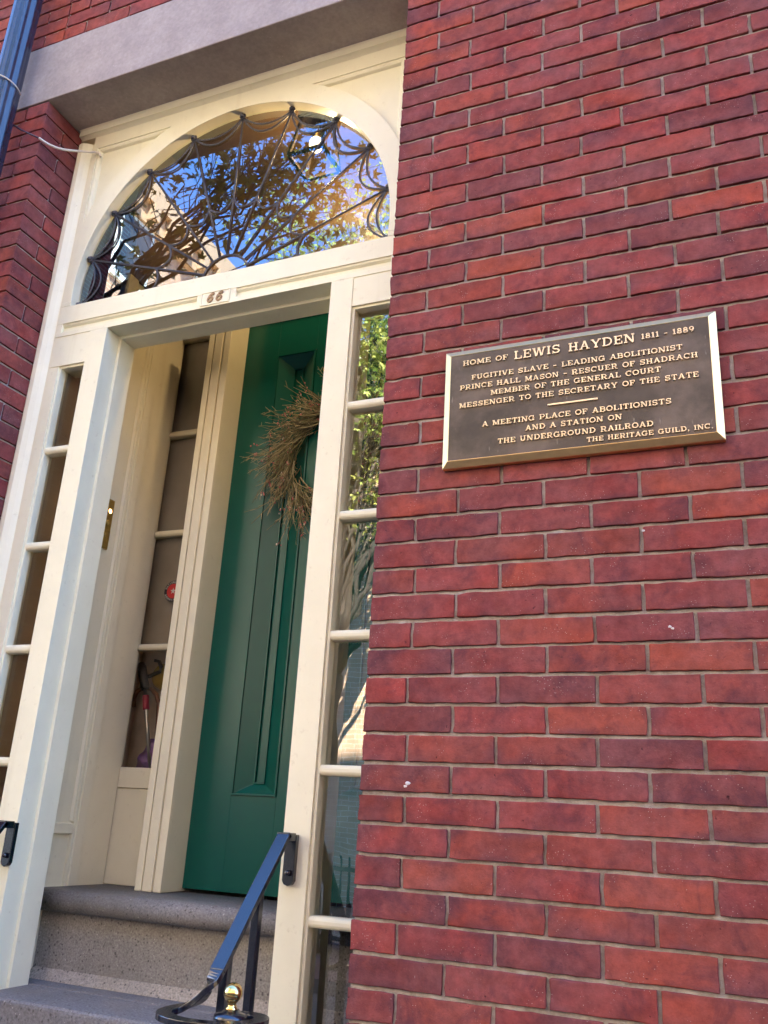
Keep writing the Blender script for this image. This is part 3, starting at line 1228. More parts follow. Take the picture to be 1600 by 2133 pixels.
G['D'] = (1.0, [([(.22, 0), (.22, 1)], T_), ([(.04, Tp), (.46, Tp)], S_), ([(.04, Bt), (.46, Bt)], S_), (arc(.46, .5, .42, .44, 90, -90, 18), .14)])
G['P'] = (.86, [([(.22, 0), (.22, 1)], T_), ([(.04, Tp), (.50, Tp)], S_), ([(.22, .42), (.50, .42)], S_), (arc(.50, .68, .28, .262, 90, -90, 14), .14), sf(.22, Bt)])
G['R'] = (1.0, [([(.22, 0), (.22, 1)], T_), ([(.04, Tp), (.50, Tp)], S_), ([(.22, .45), (.50, .45)], S_), (arc(.50, .70, .28, .25, 90, -90, 14), .14), sf(.22, Bt), ([(.54, .46), (.74, .06)], .14), ([(.70, Bt), (.96, Bt)], S_)])
G['B'] = (.92, [([(.22, 0), (.22, 1)], T_), ([(.04, Tp), (.50, Tp)], S_), ([(.22, .53), (.52, .53)], S_), ([(.04, Bt), (.52, Bt)], S_), (arc(.50, .74, .26, .21, 90, -90, 12), .13), (arc(.52, .29, .30, .24, 90, -90, 12), .14)])
G['S'] = (.86, [(arc(.43, .725, .28, .215, 20, 270, 16) + arc(.43, .28, .30, .225, 90, -160, 16)[1:], .14), ([(.72, .66), (.72, 1)], .09), ([(.13, 0), (.13, .34)], .09)])
G['U'] = (1.02, [([(.22, 1)] + arc(.50, .36, .28, .30, 180, 360, 14) + [(.78, 1)], .15), sf(.22, Tp), sf(.79, Tp, .32)])
G['1'] = (.58, [([(.30, 0), (.30, 1)], T_), ([(.10, .84), (.30, .95)], S_), ([(.08, Bt), (.52, Bt)], S_)])
G['8'] = (.82, [(arc(.41, .745, .24, .20, 90, 450, 20), .13), (arc(.41, .27, .29, .215, 90, 450, 20), .14)])
G['9'] = (.82, [(arc(.41, .66, .28, .28, 90, 450, 22), .14), (arc(.28, .58, .42, .51, 0, -75, 12), .13)])
G['-'] = (.62, [([(.08, .45), (.54, .45)], .15)])
G['.'] = (.34, [([(.12, .09), (.28, .09)], .17)])
G[','] = (.34, [([(.12, .09), (.28, .09)], .17), ([(.25, .06), (.15, -.16)], .08)])
G[' '] = (.52, [])


def stroke(mb, pts, wd, tf, depth, y0, step):
    """flat extruded stroke; tf maps glyph (x,y) to world (x,z)"""
    P = [Vector((p[0], p[1])) for p in pts]
    closed = len(P) > 4 and (P[0] - P[-1]).length < 1e-4
    k = len(P)
    Lf, Rt = [], []
    for i in range(k):
        a = P[i - 1] if i > 0 else (P[-2] if closed else P[0])
        b = P[i + 1] if i < k - 1 else (P[1] if closed else P[-1])
        d = (b - a).normalized()
        nrm = Vector((-d.y, d.x))
        Lf.append(P[i] + nrm * wd / 2)
        Rt.append(P[i] - nrm * wd / 2)
    yf = y0 - depth - step
    vs = []
    for p in Lf + Rt:
        x, z = tf(p.x, p.y)
        vs.append((x, yf, z))
    for p in Lf + Rt:
        x, z = tf(p.x, p.y)
        vs.append((x, y0 + .0005, z))
    fs = []
    for i in range(k - 1):
        fs.append((i, i + 1, k + i + 1, k + i))
        fs.append((i, 2 * k + i, 2 * k + i + 1, i + 1))
        fs.append((k + i, k + i + 1, 3 * k + i + 1, 3 * k + i))
    if not closed:
        fs.append((0, k, 3 * k, 2 * k))
        fs.append((k - 1, 3 * k - 1, 4 * k - 1, 2 * k - 1) if False else (k - 1, 2 * k + k - 1, 3 * k + k - 1, k + k - 1))
    mb.add(vs, fs)


def text_line(mb, s, x0, x1, z, cap, y0, depth=.0035, gap=.10):
    adv = []
    x = 0
    for ch in s:
        w_ = G[ch][0]
        adv.append(x)
        x += w_ + gap
    tot = x - gap
    sx = (x1 - x0) / tot
    st = 0
    for ch, a in zip(s, adv):
        for (pts, wd) in G[ch][1]:
            st = (st + 1) % 12
            def tf(u, v, a=a):
                return (x0 + (a + u) * sx, z + v * cap)
            # keep stroke weight even when the line is squeezed
            stroke(mb, pts, wd, tf, depth, y0, st * .00006)


# 66, an italic old-style six drawn with tapering strokes
mb = MB()
for cx in (-.790, -.756) if False else (-.793, -.757):
    def tf6(u, v, cx=cx):
        return (cx + (u + .22 * v) * .030, 2.0885 + v * .0355)
    stroke(mb, arc(.42, .30, .30, .26, 90, 450, 22), .20, tf6, .004, .1985, 0)
    stroke(mb, arc(.70, .34, .58, .60, 105, 190, 12), .21, tf6, .004, .1985, .0002)
    stroke(mb, arc(.62, .88, .10, .08, 90, 450, 10), .17, tf6, .004, .1985, .0004)
part(mb, 'number', simple('number_paint', (0.30, 0.19, 0.085), 0.4), numo, label='raised house number 66 in cream')

# ------------------------------------------------------------------ bronze plaque
plq = thing('plaque', 'rectangular bronze memorial plaque with brass lettering on the brick wall right of the entrance', 'plaque', (.523, -.003, 1.436))
X0, X1, Za, Zb = .184, .863, 1.268, 1.603
fi = .0168
mb = MB()
o_ = [(X0, -.0175, Za), (X1, -.0175, Za), (X1, -.0175, Zb), (X0, -.0175, Zb)]
i_ = [(X0 + fi, -.028, Za + fi), (X1 - fi, -.028, Za + fi), (X1 - fi, -.028, Zb - fi), (X0 + fi, -.028, Zb - fi)]
i2 = [(x, -.0255, z) for (x, y, z) in [(X0 + fi + .0015, 0, Za + fi + .0015), (X1 - fi - .0015, 0, Za + fi + .0015), (X1 - fi - .0015, 0, Zb - fi - .0015), (X0 + fi + .0015, 0, Zb - fi - .0015)]]
bk = [(x, -.001, z) for (x, y, z) in o_]
fs = []
for i in range(4):
    j = (i + 1) % 4
    fs += [(i, j, 4 + j, 4 + i), (4 + i, 4 + j, 8 + j, 8 + i), (12 + i, 12 + j, j, i)]
fs.append((15, 14, 13, 12))
mb.add(o_ + i_ + i2 + bk, fs)
part(mb, 'rim', M['plaque_rim'], plq, bevel=.0008)
mb = MB()
mb.box(X0 + fi, X1 - fi, -.0262, -.012, Za + fi, Zb - fi)
part(mb, 'field', M['bronze'], plq)
mb = MB()
yF = -.0262
CAP = .0138
text_line(mb, 'HOME OF', .2359, .3572, 1.5512, .0145, yF)
text_line(mb, 'LEWIS', .3735, .4930, 1.5478, .0235, yF)
text_line(mb, 'HAYDEN', .5130, .6760, 1.5465, .0235, yF)
text_line(mb, '1811 - 1889', .6900, .8130, 1.5505, .0143, yF, gap=.08)
text_line(mb, 'FUGITIVE SLAVE - LEADING ABOLITIONIST', .2605, .7840, 1.5068, CAP, yF)
text_line(mb, 'PRINCE HALL MASON - RESCUER OF SHADRACH', .2295, .8170, 1.4803, CAP, yF)
text_line(mb, 'MEMBER OF THE GENERAL COURT', .3128, .7320, 1.4555, CAP, yF)
text_line(mb, 'MESSENGER TO THE SECRETARY OF THE STATE', .2290, .8160, 1.4290, CAP, yF)
text_line(mb, 'A MEETING PLACE OF ABOLITIONISTS', .2918, .7520, 1.3690, CAP, yF)
text_line(mb, 'AND A STATION ON', .4036, .6380, 1.3437, CAP, yF)
text_line(mb, 'THE UNDERGROUND RAILROAD', .3332, .7092, 1.3166, CAP, yF)
text_line(mb, 'THE HERITAGE GUILD, INC.', .5534, .8390, 1.2942, .0122, yF)
mb.box(.4598, .5822, yF - .0035, yF + .0005, 1.4045, 1.4085)
part(mb, 'lettering', M['letter'], plq, label='raised brass lettering naming Lewis Hayden\'s home' if False else 'raised brass slab-serif lettering and a short rule')

# ------------------------------------------------------------------ granite steps
steps = thing('stone_steps', 'grey granite steps rising through the entrance to the green door', 'steps', (-.77, 0, GZ))
mb = MB()
yn, rz = .398, .033
prof = [(.76, ZT), (.44, ZT)]
for i in range(9):
    a = PI / 2 + PI * i / 8
    prof.append((yn + rz + rz * math.cos(a), ZT - rz + rz * math.sin(a)))
prof += [(.452, ZT - 2 * rz - .002), (.76, ZT - 2 * rz - .002)]
mb.prism(prof, 'x', -1.299, -.036, 0, True)
part(mb, 'threshold', M['granite_top'], steps)
mb = MB()
mb.box(-1.299, -.036, .452, .70, -.12, ZT - 2 * rz - .0025)
part(mb, 'riser', M['granite'], steps)
mb = MB()
mb.prism([(.4515, -.074), (.4515, -.1045), (.428, -.1045), (.432, -.098)], 'x', -1.299, -.036)
part(mb, 'mortar_fillet', M['fillet'], steps)
tz = -.105
mb = MB()
mb.box(-1.222, -.308, .150, .36, tz - .20, tz)
mb.box(-1.298, -.036, .355, .70, tz - .20, tz)
part(mb, 'tread', [M['granite_top']], steps, bevel=.012, segs=3)
z = tz - .20
y = .150
for i in range(4):
    mb = MB()
    mb.box(-1.33, -.16, y - .30, y + .05, z - .205, z - .004)
    part(mb, 'tread', [M['granite']], steps, bevel=.012, segs=3)
    z -= .205
    y -= .30

# ------------------------------------------------------------------ handrails
RAIL = []


def handrail(label):
    t = thing('handrail', label, 'handrail', (-.27, .2, -.1), 'iron handrails of the entrance steps')
    mb = MB()
    xr = -.272
    pts = [(xr, .150, .369), (xr, .02, .222), (xr, -.105, .078)]
    mb.bar(pts, .036, .014)
    part(mb, 'rail', M['iron'], t, bevel=.002)
    mb = MB()
    curve = [(xr, -.098, .085), (xr, -.112, .069), (-.276, -.122, .050), (-.290, -.124, .028), (-.312, -.122, .012), (-.336, -.126, .002), (-.352, -.145, -.002), (-.350, -.178, -.003), (-.328, -.208, -.003),
             (-.285, -.228, -.003), (-.232, -.228, -.003), (-.180, -.208, -.003), (-.142, -.168, -.003), (-.138, -.122, -.003), (-.162, -.090, -.003), (-.196, -.086, -.003), (-.216, -.100, -.003)]
    # smooth the curve once
    P = [Vector(p) for p in curve]
    for _ in range(2):
        Q = [P[0]]
        for a, b in zip(P[:-1], P[1:]):
            Q += [a.lerp(b, .25), a.lerp(b, .75)]
        Q.append(P[-1])
        P = Q
    mb.bar(P, .034, .013)
    part(mb, 'volute', M['iron'], t, bevel=.002)
    mb = MB()
    # wall bracket: rounded strap on the post
    pr = [(xr - .0165, .368), (xr + .0165, .368), (xr + .0165, .256), (xr + .011, .247), (xr, .243), (xr - .011, .247), (xr - .0165, .256)]
    mb.prism(pr, 'y', .182, .1985)
    mb.box(xr - .018, xr + .018, .140, .178, .352, .372)
    mb.ball((xr + .002, .176, .275), .008, 10, 6)
    part(mb, 'bracket', M['iron'], t, bevel=.002)
    for (yy, zt, zb) in ((.045, .245, tz - .003), (-.070, .112, -.305)):
        mb = MB()
        mb.box(xr - .010, xr + .010, yy - .010, yy + .010, zb, zt)
        part(mb, 'baluster', M['iron'], t, bevel=.0015)
    mb = MB()
    nx_, ny_ = -.218, -.118
    mb.box(nx_ - .012, nx_ + .012, ny_ - .012, ny_ + .012, -.51, -.01)
    mb.lathe((nx_, ny_, -.012), [(.001, 0), (.036, 0), (.038, .006), (.036, .014), (.022, .018), (.016, .024), (.001, .024)], 24)
    part(mb, 'newel', M['iron'], t)
    mb = MB()
    mb.lathe((nx_, ny_, .010), [(.012, 0), (.014, .003), (.010, .007), (.009, .013), (.012, .016)], 24)
    mb.ball((nx_, ny_, .043), .0205, 28, 18)
    part(mb, 'finial', M['brass'], t)
    return t


hr = handrail('black iron handrail with a brass ball finial on the right-hand post')
h2 = hr.copy()
COL.objects.link(h2)
h2['label'] = 'black iron handrail cut off by the left edge, bracketed to the left post'
h2.location = hr.location + Vector((-.958, 0, -.018))
for ch in list(hr.children):
    c = ch.copy()
    COL.objects.link(c)
    c.parent = h2

# ------------------------------------------------------------------ downpipe with cable
pipe = thing('downpipe', 'fluted navy blue metal downpipe on the brick left of the entrance', 'downpipe', (-1.705, -.085, GZ))
mb = MB()
seg = 72
prof = []
for j in range(seg):
    a = 2 * PI * j / seg
    prof.append((-1.698 + (.050 + .0030 * math.cos(8 * a)) * math.cos(a), -.080 + (.050 + .0030 * math.cos(8 * a)) * math.sin(a)))
vs = [(x, y, z) for z in (GZ, 3.6, 8.0, 12.9) for (x, y) in prof]
fs = [(k * seg + j, k * seg + (j + 1) % seg, (k + 1) * seg + (j + 1) % seg, (k + 1) * seg + j) for k in range(3) for j in range(seg)]
mb.add(vs, fs, 0, True)
part(mb, 'pipe', M['pipe'], pipe)
for z in (1.2, 4.3, 7.5):
    mb = MB()
    mb.lathe((-1.698, -.080, z), [(.0535, 0), (.0565, .002), (.0565, .03), (.0535, .032)], 32)
    mb.box(-1.715, -1.68, -.03, .005, z + .004, z + .028)
    part(mb, 'pipe_bracket', M['pipe'], pipe)
mb = MB()
loop = []
for i in range(25):
    a = math.radians(-170 + 200 * i / 24)
    loop.append((-1.698 + .0565 * math.cos(a), -.080 + .0565 * math.sin(a), 3.115 - .05 * math.sin(a * .5 + .9)))
mb.tube(loop, .0028, 6)
wt = mb.build('tie_wire', M['cable_l'])
wt['label'] = 'thin pale wire tied round the blue downpipe'
wt['category'] = 'wire'
cb = thing('cable', 'thin cable drooping from the blue downpipe to the corner of the cream frame', 'cable', (-1.65, -.03, 2.93))
c_pts = [(-1.665, -.035, 2.935), (-1.62, -.032, 2.900), (-1.575, -.026, 2.872), (-1.535, -.016, 2.850)]
mb = MB()
mb.tube(c_pts, .0035, 8)
part(mb, 'dark_sleeve', M['cable_d'], cb)
mb = MB()
q = [(-1.535, -.016, 2.850), (-1.515, .012, 2.838), (-1.497, .06, 2.848), (-1.482, .11, 2.878), (-1.466, .16, 2.910), (-1.448, .188, 2.926), (-1.430, .197, 2.924), (-1.424, .199, 2.905)]
P = [Vector(p) for p in q]
for _ in range(2):
    Q = [P[0]]
    for a, b in zip(P[:-1], P[1:]):
        Q += [a.lerp(b, .25), a.lerp(b, .75)]
    Q.append(P[-1])
    P = Q
mb.tube(P, .0048, 8)
part(mb, 'pale_lead', M['cable_l'], cb)

# ------------------------------------------------------------------ doorbell panel
bell = thing('doorbell_panel', 'narrow brass plate with three round doorbell buttons on the vestibule wall', 'doorbell', (XV, .46, 1.40))
mb = MB()
mb.box(XV - .010, XV - .0035, .437, .480, 1.306, 1.497)
part(mb, 'plate', M['brass_old'], bell, bevel=.001)
for z, lit in ((1.450, 1), (1.404, 0), (1.357, 0)):
    mb = MB()
    mb.lathe((0, 0, 0), [(.0115, 0), (.0115, .004), (.0095, .005), (.0085, .003)], 20, 0)
    mb.lathe((0, 0, 0), [(.0085, .003), (.006, .005), (.0005, .0056)], 20, 1)
    mb.v = [(XV - .0035 + z_, .459 + x_, z + y_) for (x_, y_, z_) in mb.v]
    part(mb, 'button', [M['brass_old'], m_emit('lit_button', (1.0, .40, .14), 2.2) if lit else M['brass_old']], bell, label='lit orange button' if lit else None)

# ------------------------------------------------------------------ lantern in the vestibule
lan = thing('lantern', 'black square hanging lantern with a glowing bulb behind the fanlight', 'lantern', (-.565, .445, 3.1))
LX, LY = -.568, .452
zb_, zt_ = 2.835, 3.03
mb = MB()
hb, ht = .074, .046
M['lamp_iron'] = simple('lantern_iron', (0.010, 0.008, 0.007), 0.85, 0, .1, 20, 0, 200, 0.05)
cb4 = [(LX - hb, LY - hb, zb_), (LX + hb, LY - hb, zb_), (LX + hb, LY + hb, zb_), (LX - hb, LY + hb, zb_)]
ct4 = [(LX - ht, LY - ht, zt_), (LX + ht, LY - ht, zt_), (LX + ht, LY + ht, zt_), (LX - ht, LY + ht, zt_)]
for i in range(4):
    mb.bar([cb4[i], cb4[(i + 1) % 4]], .013, .013)
    mb.bar([ct4[i], ct4[(i + 1) % 4]], .010, .010)
    mb.bar([cb4[i], ct4[i]], .011, .011)
mb.prism([(LX - .06, LY - .06), (LX + .06, LY - .06), (LX + .06, LY + .06), (LX - .06, LY + .06)], 'z', zt_, zt_ + .008)
mb.tube([(LX, LY, zt_), (LX, LY, 3.1)], .006, 8)
part(mb, 'frame', M['lamp_iron'], lan)
mb = MB()
mb.ball((LX, LY, 2.925), .028, 16, 10, (1, 1, 1.25))
part(mb, 'bulb', m_emit('bulb', (1.0, .80, .50), 0.45), lan)
mb = MB()
mb.tube([(LX, LY, 2.948), (LX, LY, zt_)], .009, 10)
part(mb, 'socket', M['brass_old'], lan)
ld = bpy.data.lights.new('lantern_light', 'POINT')
ld.energy = 4.6
ld.color = (1.0, .66, .32)
ld.shadow_soft_size = .03
lo = bpy.data.objects.new('lantern_light', ld)
COL.objects.link(lo)
lo.location = (LX, LY, 2.900)

# ------------------------------------------------------------------ wreath on the door
wc = Vector((-.530, YD - .018, 1.688))
wr = thing('wreath', 'twig wreath with small pink buds hanging on the green door', 'wreath', wc)
rw = random.Random(5)
tw = MB()
bd = MB()


def twig(p, d, ln, r):
    pts = [p]
    dd = d.copy()
    for s in range(4):
        dd = (dd + Vector((rw.gauss(0, .19), rw.gauss(0, .09), rw.gauss(0, .19)))).normalized()
        pts.append(pts[-1] + dd * ln / 4)
    m_ = rw.choice((0, 0, 1, 1, 2))
    tw.tube(pts, [r, r * .9, r * .75, r * .6, r * .4], 4, m_, True, False)
    for s in range(rw.randint(2, 5)):
        i = rw.randint(1, 3)
        b = pts[i].lerp(pts[i + 1], rw.random())
        e = (dd + Vector((rw.gauss(0, .5), rw.gauss(0, .3), rw.gauss(0, .5)))).normalized()
        tw.tube([b, b + e * rw.uniform(.010, .028)], [r * .6, r * .4], 3, rw.choice((1, 2, 2)), True, False)
    if rw.random() < .30:
        i = rw.randint(2, 4)
        q_ = pts[i]
        for s in range(rw.randint(1, 5)):
            o_ = Vector((rw.gauss(0, .006), rw.gauss(-.003, .003), rw.gauss(0, .006)))
            bd.ball(q_ + o_, rw.uniform(.0015, .0036), 6, 4, (1, 1, 1.2), rw.choice((0, 0, 1, 2)))


clumps = 11
for k in range(clumps):
    a0 = 2 * PI * k / clumps + rw.uniform(-.1, .1)
    lean = rw.uniform(.35, .95)
    for j in range(60):
        a = a0 + rw.gauss(0, .11)
        r = .165 + rw.gauss(0, .018)
        rad = Vector((math.cos(a), 0, math.sin(a)))
        tan = Vector((-math.sin(a), 0, math.cos(a)))
        p = wc + rad * r + Vector((0, rw.uniform(-.035, .008), 0)) - tan * rw.uniform(0, .05)
        d = (tan * math.cos(lean) + rad * math.sin(lean) * rw.uniform(.55, 1.25) + Vector((0, rw.gauss(-.08, .12), 0))).normalized()
        twig(p, d, rw.uniform(.08, .225), rw.uniform(.0013, .0023))
# core hoop of bent twigs
for j in range(46):
    a = rw.uniform(0, 2 * PI)
    r = .165 + rw.gauss(0, .014)
    dy = rw.uniform(-.025, .006)
    tw.tube([wc + Vector((math.cos(a + t) * r, dy, math.sin(a + t) * r)) for t in [i * .14 for i in range(8)]], .0018, 4, rw.choice((0, 0, 1)), True, False)
tm = [simple('twig_brown', (0.115, 0.095, 0.045), .8), simple('twig_olive', (0.21, 0.185, 0.08), .8), simple('twig_pale', (0.36, 0.30, 0.17), .8)]
bm_ = [simple('bud_pink', (0.42, 0.085, 0.10), .6), simple('bud_rose', (0.48, 0.17, 0.15), .6), simple('bud_white', (0.62, 0.52, 0.46), .6)]
for f_, i_, s_ in zip(bd.f, bd.mi, bd.sm):
    tw.f.append([v_ + len(tw.v) for v_ in f_])
    tw.mi.append(i_ + 3)
    tw.sm.append(s_)
tw.v += bd.v
o = part(tw, 'twigs', tm + bm_, wr)
o['kind'] = 'stuff'

# ------------------------------------------------------------------ things behind the inner sidelight
st = thing('sticker', 'round red and black sticker stuck on the inner sidelight glass', 'sticker', (-1.207, .770, 1.215))
mb = MB()
sc_ = Vector((-1.204, .7712, 1.219))


def disc(mb, r0, r1, y, n=40, mi=0):
    vs = [(sc_.x + r * math.cos(2 * PI * i / n), y, sc_.z + r * math.sin(2 * PI * i / n)) for r in (r0, r1) for i in range(n)]
    fs = [(i, (i + 1) % n, n + (i + 1) % n, n + i) for i in range(n)]
    if r0 < 1e-5:
        fs = [tuple(range(n, 2 * n))]
    mb.add(vs, fs, mi)


disc(mb, 0, .0420, .7712)
part(mb, 'ring', M['black'], st, recalc=False)
mb = MB()
disc(mb, 0, .0295, .7709)
part(mb, 'disc', simple('sticker_red', (0.50, 0.025, 0.022), .5), st, recalc=False)
mb = MB()


def arc_text(mb, s, r, cap, mid_deg, span_deg, inward=False):
    n = len(s)
    for i, ch in enumerate(s):
        f = (i - (n - 1) / 2) / max(n - 1, 1)
        a = math.radians(mid_deg - f * span_deg) if not inward else math.radians(mid_deg + f * span_deg)
        ux, uz = (math.sin(a), -math.cos(a)) if not inward else (-math.sin(a), math.cos(a))
        vx, vz = (math.cos(a), math.sin(a)) if not inward else (-math.cos(a), -math.sin(a))
        bx, bz = sc_.x + r * math.cos(a), sc_.z + r * math.sin(a)
        w_ = G[ch][0]
        def tf(u, v):
            return (bx + ux * (u - w_ / 2) * cap + vx * v * cap, bz + uz * (u - w_ / 2) * cap + vz * v * cap)
        for q_, (pts, wd) in enumerate(G[ch][1]):
            stroke(mb, pts, wd, tf, .0002, .7708, q_ * .00002)


arc_text(mb, 'NATIONAL G', .0318, .0078, 100, 120)
arc_text(mb, 'ASSOCIATION', .0398, .0078, 270, 130, True)
for i in range(5):
    a0 = math.radians(90 + 72 * i)
    a1, a2 = a0 + .6, a0 - .6
    mb.add([(sc_.x, .7703, sc_.z), (sc_.x + .0055 * math.cos(a1), .7703, sc_.z + .0055 * math.sin(a1)), (sc_.x + .014 * math.cos(a0), .7703, sc_.z + .014 * math.sin(a0)), (sc_.x + .0055 * math.cos(a2), .7703, sc_.z + .0055 * math.sin(a2))], [(0, 1, 2, 3)])
part(mb, 'print', simple('sticker_print', (0.55, 0.52, 0.45), .6), st, recalc=False)

um = thing('umbrella', 'furled umbrella with a black grip, steel shaft and pink band behind the inner sidelight', 'umbrella', (-1.26, .84, .55))
mb = MB()
mb.tube([(-1.325, .84, .850), (-1.330, .84, .862), (-1.345, .84, .905), (-1.355, .84, .935), (-1.362, .84, .953), (-1.363, .84, .957)], [.0145, .0165, .0175, .0165, .011, .003], 12)
part(mb, 'grip', M['black'], um)
mb = MB()
mb.tube([(-1.325, .84, .853), (-1.300, .84, .742), (-1.250, .84, .555)], .0075, 10)
part(mb, 'shaft', simple('steel', (0.62, 0.62, 0.62), .3, 1.0), um)
mb = MB()
mb.tube([(-1.3185, .84, .825), (-1.307, .84, .772)], .0125, 12)
part(mb, 'band', simple('pink_band', (0.62, 0.03, 0.10), .5), um)
cn = thing('walking_cane', 'brown hooked cane handle behind the umbrella', 'cane', (-1.29, .885, .5))
mb = MB()
q = [(-1.403, .885, .789), (-1.410, .885, .820), (-1.399, .885, .848), (-1.372, .885, .864), (-1.333, .885, .858), (-1.303, .885, .836), (-1.286, .885, .800), (-1.275, .885, .70), (-1.262, .885, .52)]
mb.tube(q, .0085, 10)
part(mb, 'handle', simple('cane_wood', (0.20, 0.075, 0.03), .4), cn)
yb = thing('yellow_bag', 'yellow bag with a black strap at the top of the umbrella stand', 'bag', (-1.31, .93, .85))
mb = MB()
mb.ball((-1.325, .945, .915), .052, 20, 14, (1.0, .7, 1.0))
part(mb, 'pouch', simple('yellow_cloth', (0.42, 0.27, 0.02), .8, 0, .2, 30), yb)
mb = MB()
mb.bar([(-1.342, .897, .972), (-1.318, .893, .968), (-1.304, .892, .945), (-1.308, .893, .926), (-1.335, .895, .918), (-1.366, .898, .908)], .010, .012)
part(mb, 'strap', M['black'], yb)
pb = thing('purple_bag', 'crumpled purple bag low behind the inner sidelight pane', 'bag', (-1.28, .86, .52))
bm = bmesh.new()
bmesh.ops.create_icosphere(bm, subdivisions=4, radius=.075)
for v in bm.verts:
    v.co = Vector((v.co.x * .75, v.co.y * .5, v.co.z * 1.25))
    v.co += v.co.normalized() * .018 * noise.noise(v.co * 32)
    v.co.x += .012 * v.co.z / .075
    v.co += Vector((-1.272, .872, .575))
mb = MB()
mb.v = [tuple(v.co) for v in bm.verts]
mb.f = [[v.index for v in f.verts] for f in bm.faces]
mb.mi = [0] * len(mb.f)
mb.sm = [True] * len(mb.f)
bm.free()
part(mb, 'sack', simple('purple_film', (0.22, 0.10, 0.36), .35, 0, .3, 25), pb)

# ------------------------------------------------------------------ across the street (seen mirrored in the panes)


def facade_house(label, x0, x1, y0, y1, ztop, matw, rows, cols, trim, group=None, shut=None):
    """house facing +y whose front is y1"""
    t = thing('row_house', label, 'house', ((x0 + x1) / 2, y1, GZ), group)
    mb = MB()
    mb.box(x0, x1, y0, y1, GZ, ztop)
    wall = part(mb, 'wall', matw, t)
    mb = MB()
    mb.box(x0 - .2, x1 + .2, y1 - .1, y1 + .35, ztop - .1, ztop + .25)
    mb.box(x0 - .1, x1 + .1, y1, y1 + .18, ztop - .45, ztop - .1)
    nb_ = int((x1 - x0) / .5)
    for i in range(nb_):
        xx = x0 + .25 + i * .5
        mb.box(xx - .06, xx + .06, y1, y1 + .28, ztop - .35, ztop - .1)
    part(mb, 'cornice', trim, t)
    glass = simple('far_pane', (0.05, 0.06, 0.075), .08, 0, .1, 2)
    for r in range(rows):
        for c in range(cols):
            cx = x0 + (c + .5) * (x1 - x0) / cols
            cz = GZ + 1.3 + r * 2.75
            mb = MB()
            w2, h2_ = .5, 1.7
            mb.box(cx - w2 - .1, cx + w2 + .1, y1, y1 + .06, cz - .12, cz)
            mb.box(cx - w2 - .1, cx + w2 + .1, y1, y1 + .05, cz + h2_, cz + h2_ + .2)
            for xx in (cx - w2, cx, cx + w2):
                mb.box(xx - .04, xx + .04, y1, y1 + .03, cz, cz + h2_)
            for k in range(4):
                mb.box(cx - w2, cx + w2, y1 + .001, y1 + .028, cz + k * h2_ / 3 - .02, cz + k * h2_ / 3 + .02)
            wdw = part(mb, 'window', trim, t)
            mb = MB()
            mb.box(cx - w2, cx + w2, y1 - .05, y1 + .008, cz, cz + h2_)
            part(mb, 'pane', glass, wdw)
    return t


M['peach'] = m_farbrick('peach_brickwork', (0.52, 0.35, 0.22), (0.46, 0.30, 0.18), (0.6, 0.52, 0.42))
M['sand'] = m_farbrick('sand_brickwork', (0.80, 0.66, 0.46), (0.74, 0.60, 0.41), (0.75, 0.65, 0.5))
M['tan'] = m_farbrick('tan_brickwork', (0.52, 0.27, 0.14), (0.45, 0.22, 0.12), (0.5, 0.42, 0.34))
M['darkbrick'] = m_farbrick('dark_brickwork', (0.24, 0.135, 0.085), (0.20, 0.11, 0.07), (0.25, 0.2, 0.16))
trimw = simple('white_trim', (0.72, 0.68, 0.6), .6)
facade_house('pale sandstone-coloured row house with white cornice across the street', -20, -7.0, -20, -9.4, 9.0, M['sand'], 3, 5, trimw)
facade_house('peach brick row house with white sash windows across the street', -6.96, 0.5, -20, -9.4, 7.6, M['peach'], 3, 3, trimw)
facade_house('brown brick row house across the street', 0.54, 18.0, -20, -9.4, 10.6, M['darkbrick'], 4, 8, trimw)
big = thing('apartment_house', 'tall tan brick house rising behind the row across the street', 'house', (-18, -14, GZ))
mb = MB()
mb.box(-30, -14, -30, -11, GZ, 16.2)
part(mb, 'wall', M['tan'], big)
mb = MB()
mb.box(-30.3, -13.6, -30.3, -10.6, 16.2, 16.8)
mb.box(-30.1, -13.8, -30.1, -10.8, 15.6, 16.2)
for i in range(24):
    yy = -29.6 + i * .8
    mb.box(-13.98, -13.55, yy, yy + .25, 15.7, 16.2)
part(mb, 'cornice', simple('terracotta_trim', (0.50, 0.30, 0.17), .7), big)
for r in range(5):
    for c in range(5):
        mb = MB()
        yy = -13.2 - c * 3.4
        zz = GZ + 2 + r * 3.2
        mb.box(-13.999, -13.9, yy - .7, yy + .7, zz - .2, zz + 2.0)
        wd_ = part(mb, 'window', trimw, big)
        mb = MB()
        for k in range(2):
            mb.box(-13.92, -13.88, yy - .58, yy + .58, zz + k * .95, zz + .85 + k * .95)
        part(mb, 'pane', simple('dark_pane', (0.05, 0.055, 0.06), .1) if 'dark_pane' not in bpy.data.materials else bpy.data.materials['dark_pane'], wd_)

# trees


def leaf_shape():
    """palmate maple leaf, unit size, in the x/y plane"""
    pts = []
    tips = [(0, 1.0), (52, .80), (104, .50), (-52, .80), (-104, .50)]
    order = sorted(tips, key=lambda t: -t[0])
    for i, (a, r) in enumerate(order):
        for da, k in ((11, .62), (0, 1.0), (-11, .62)):
            b = math.radians(90 + a + da)
            pts.append((r * k * math.cos(b), r * k * math.sin(b)))
        if i < 4:
            b = math.radians(90 + (a + order[i + 1][0]) / 2)
            pts.append((.36 * math.cos(b), .36 * math.sin(b)))
    pts.append((0.0, -.12))
    return pts


LS = leaf_shape()


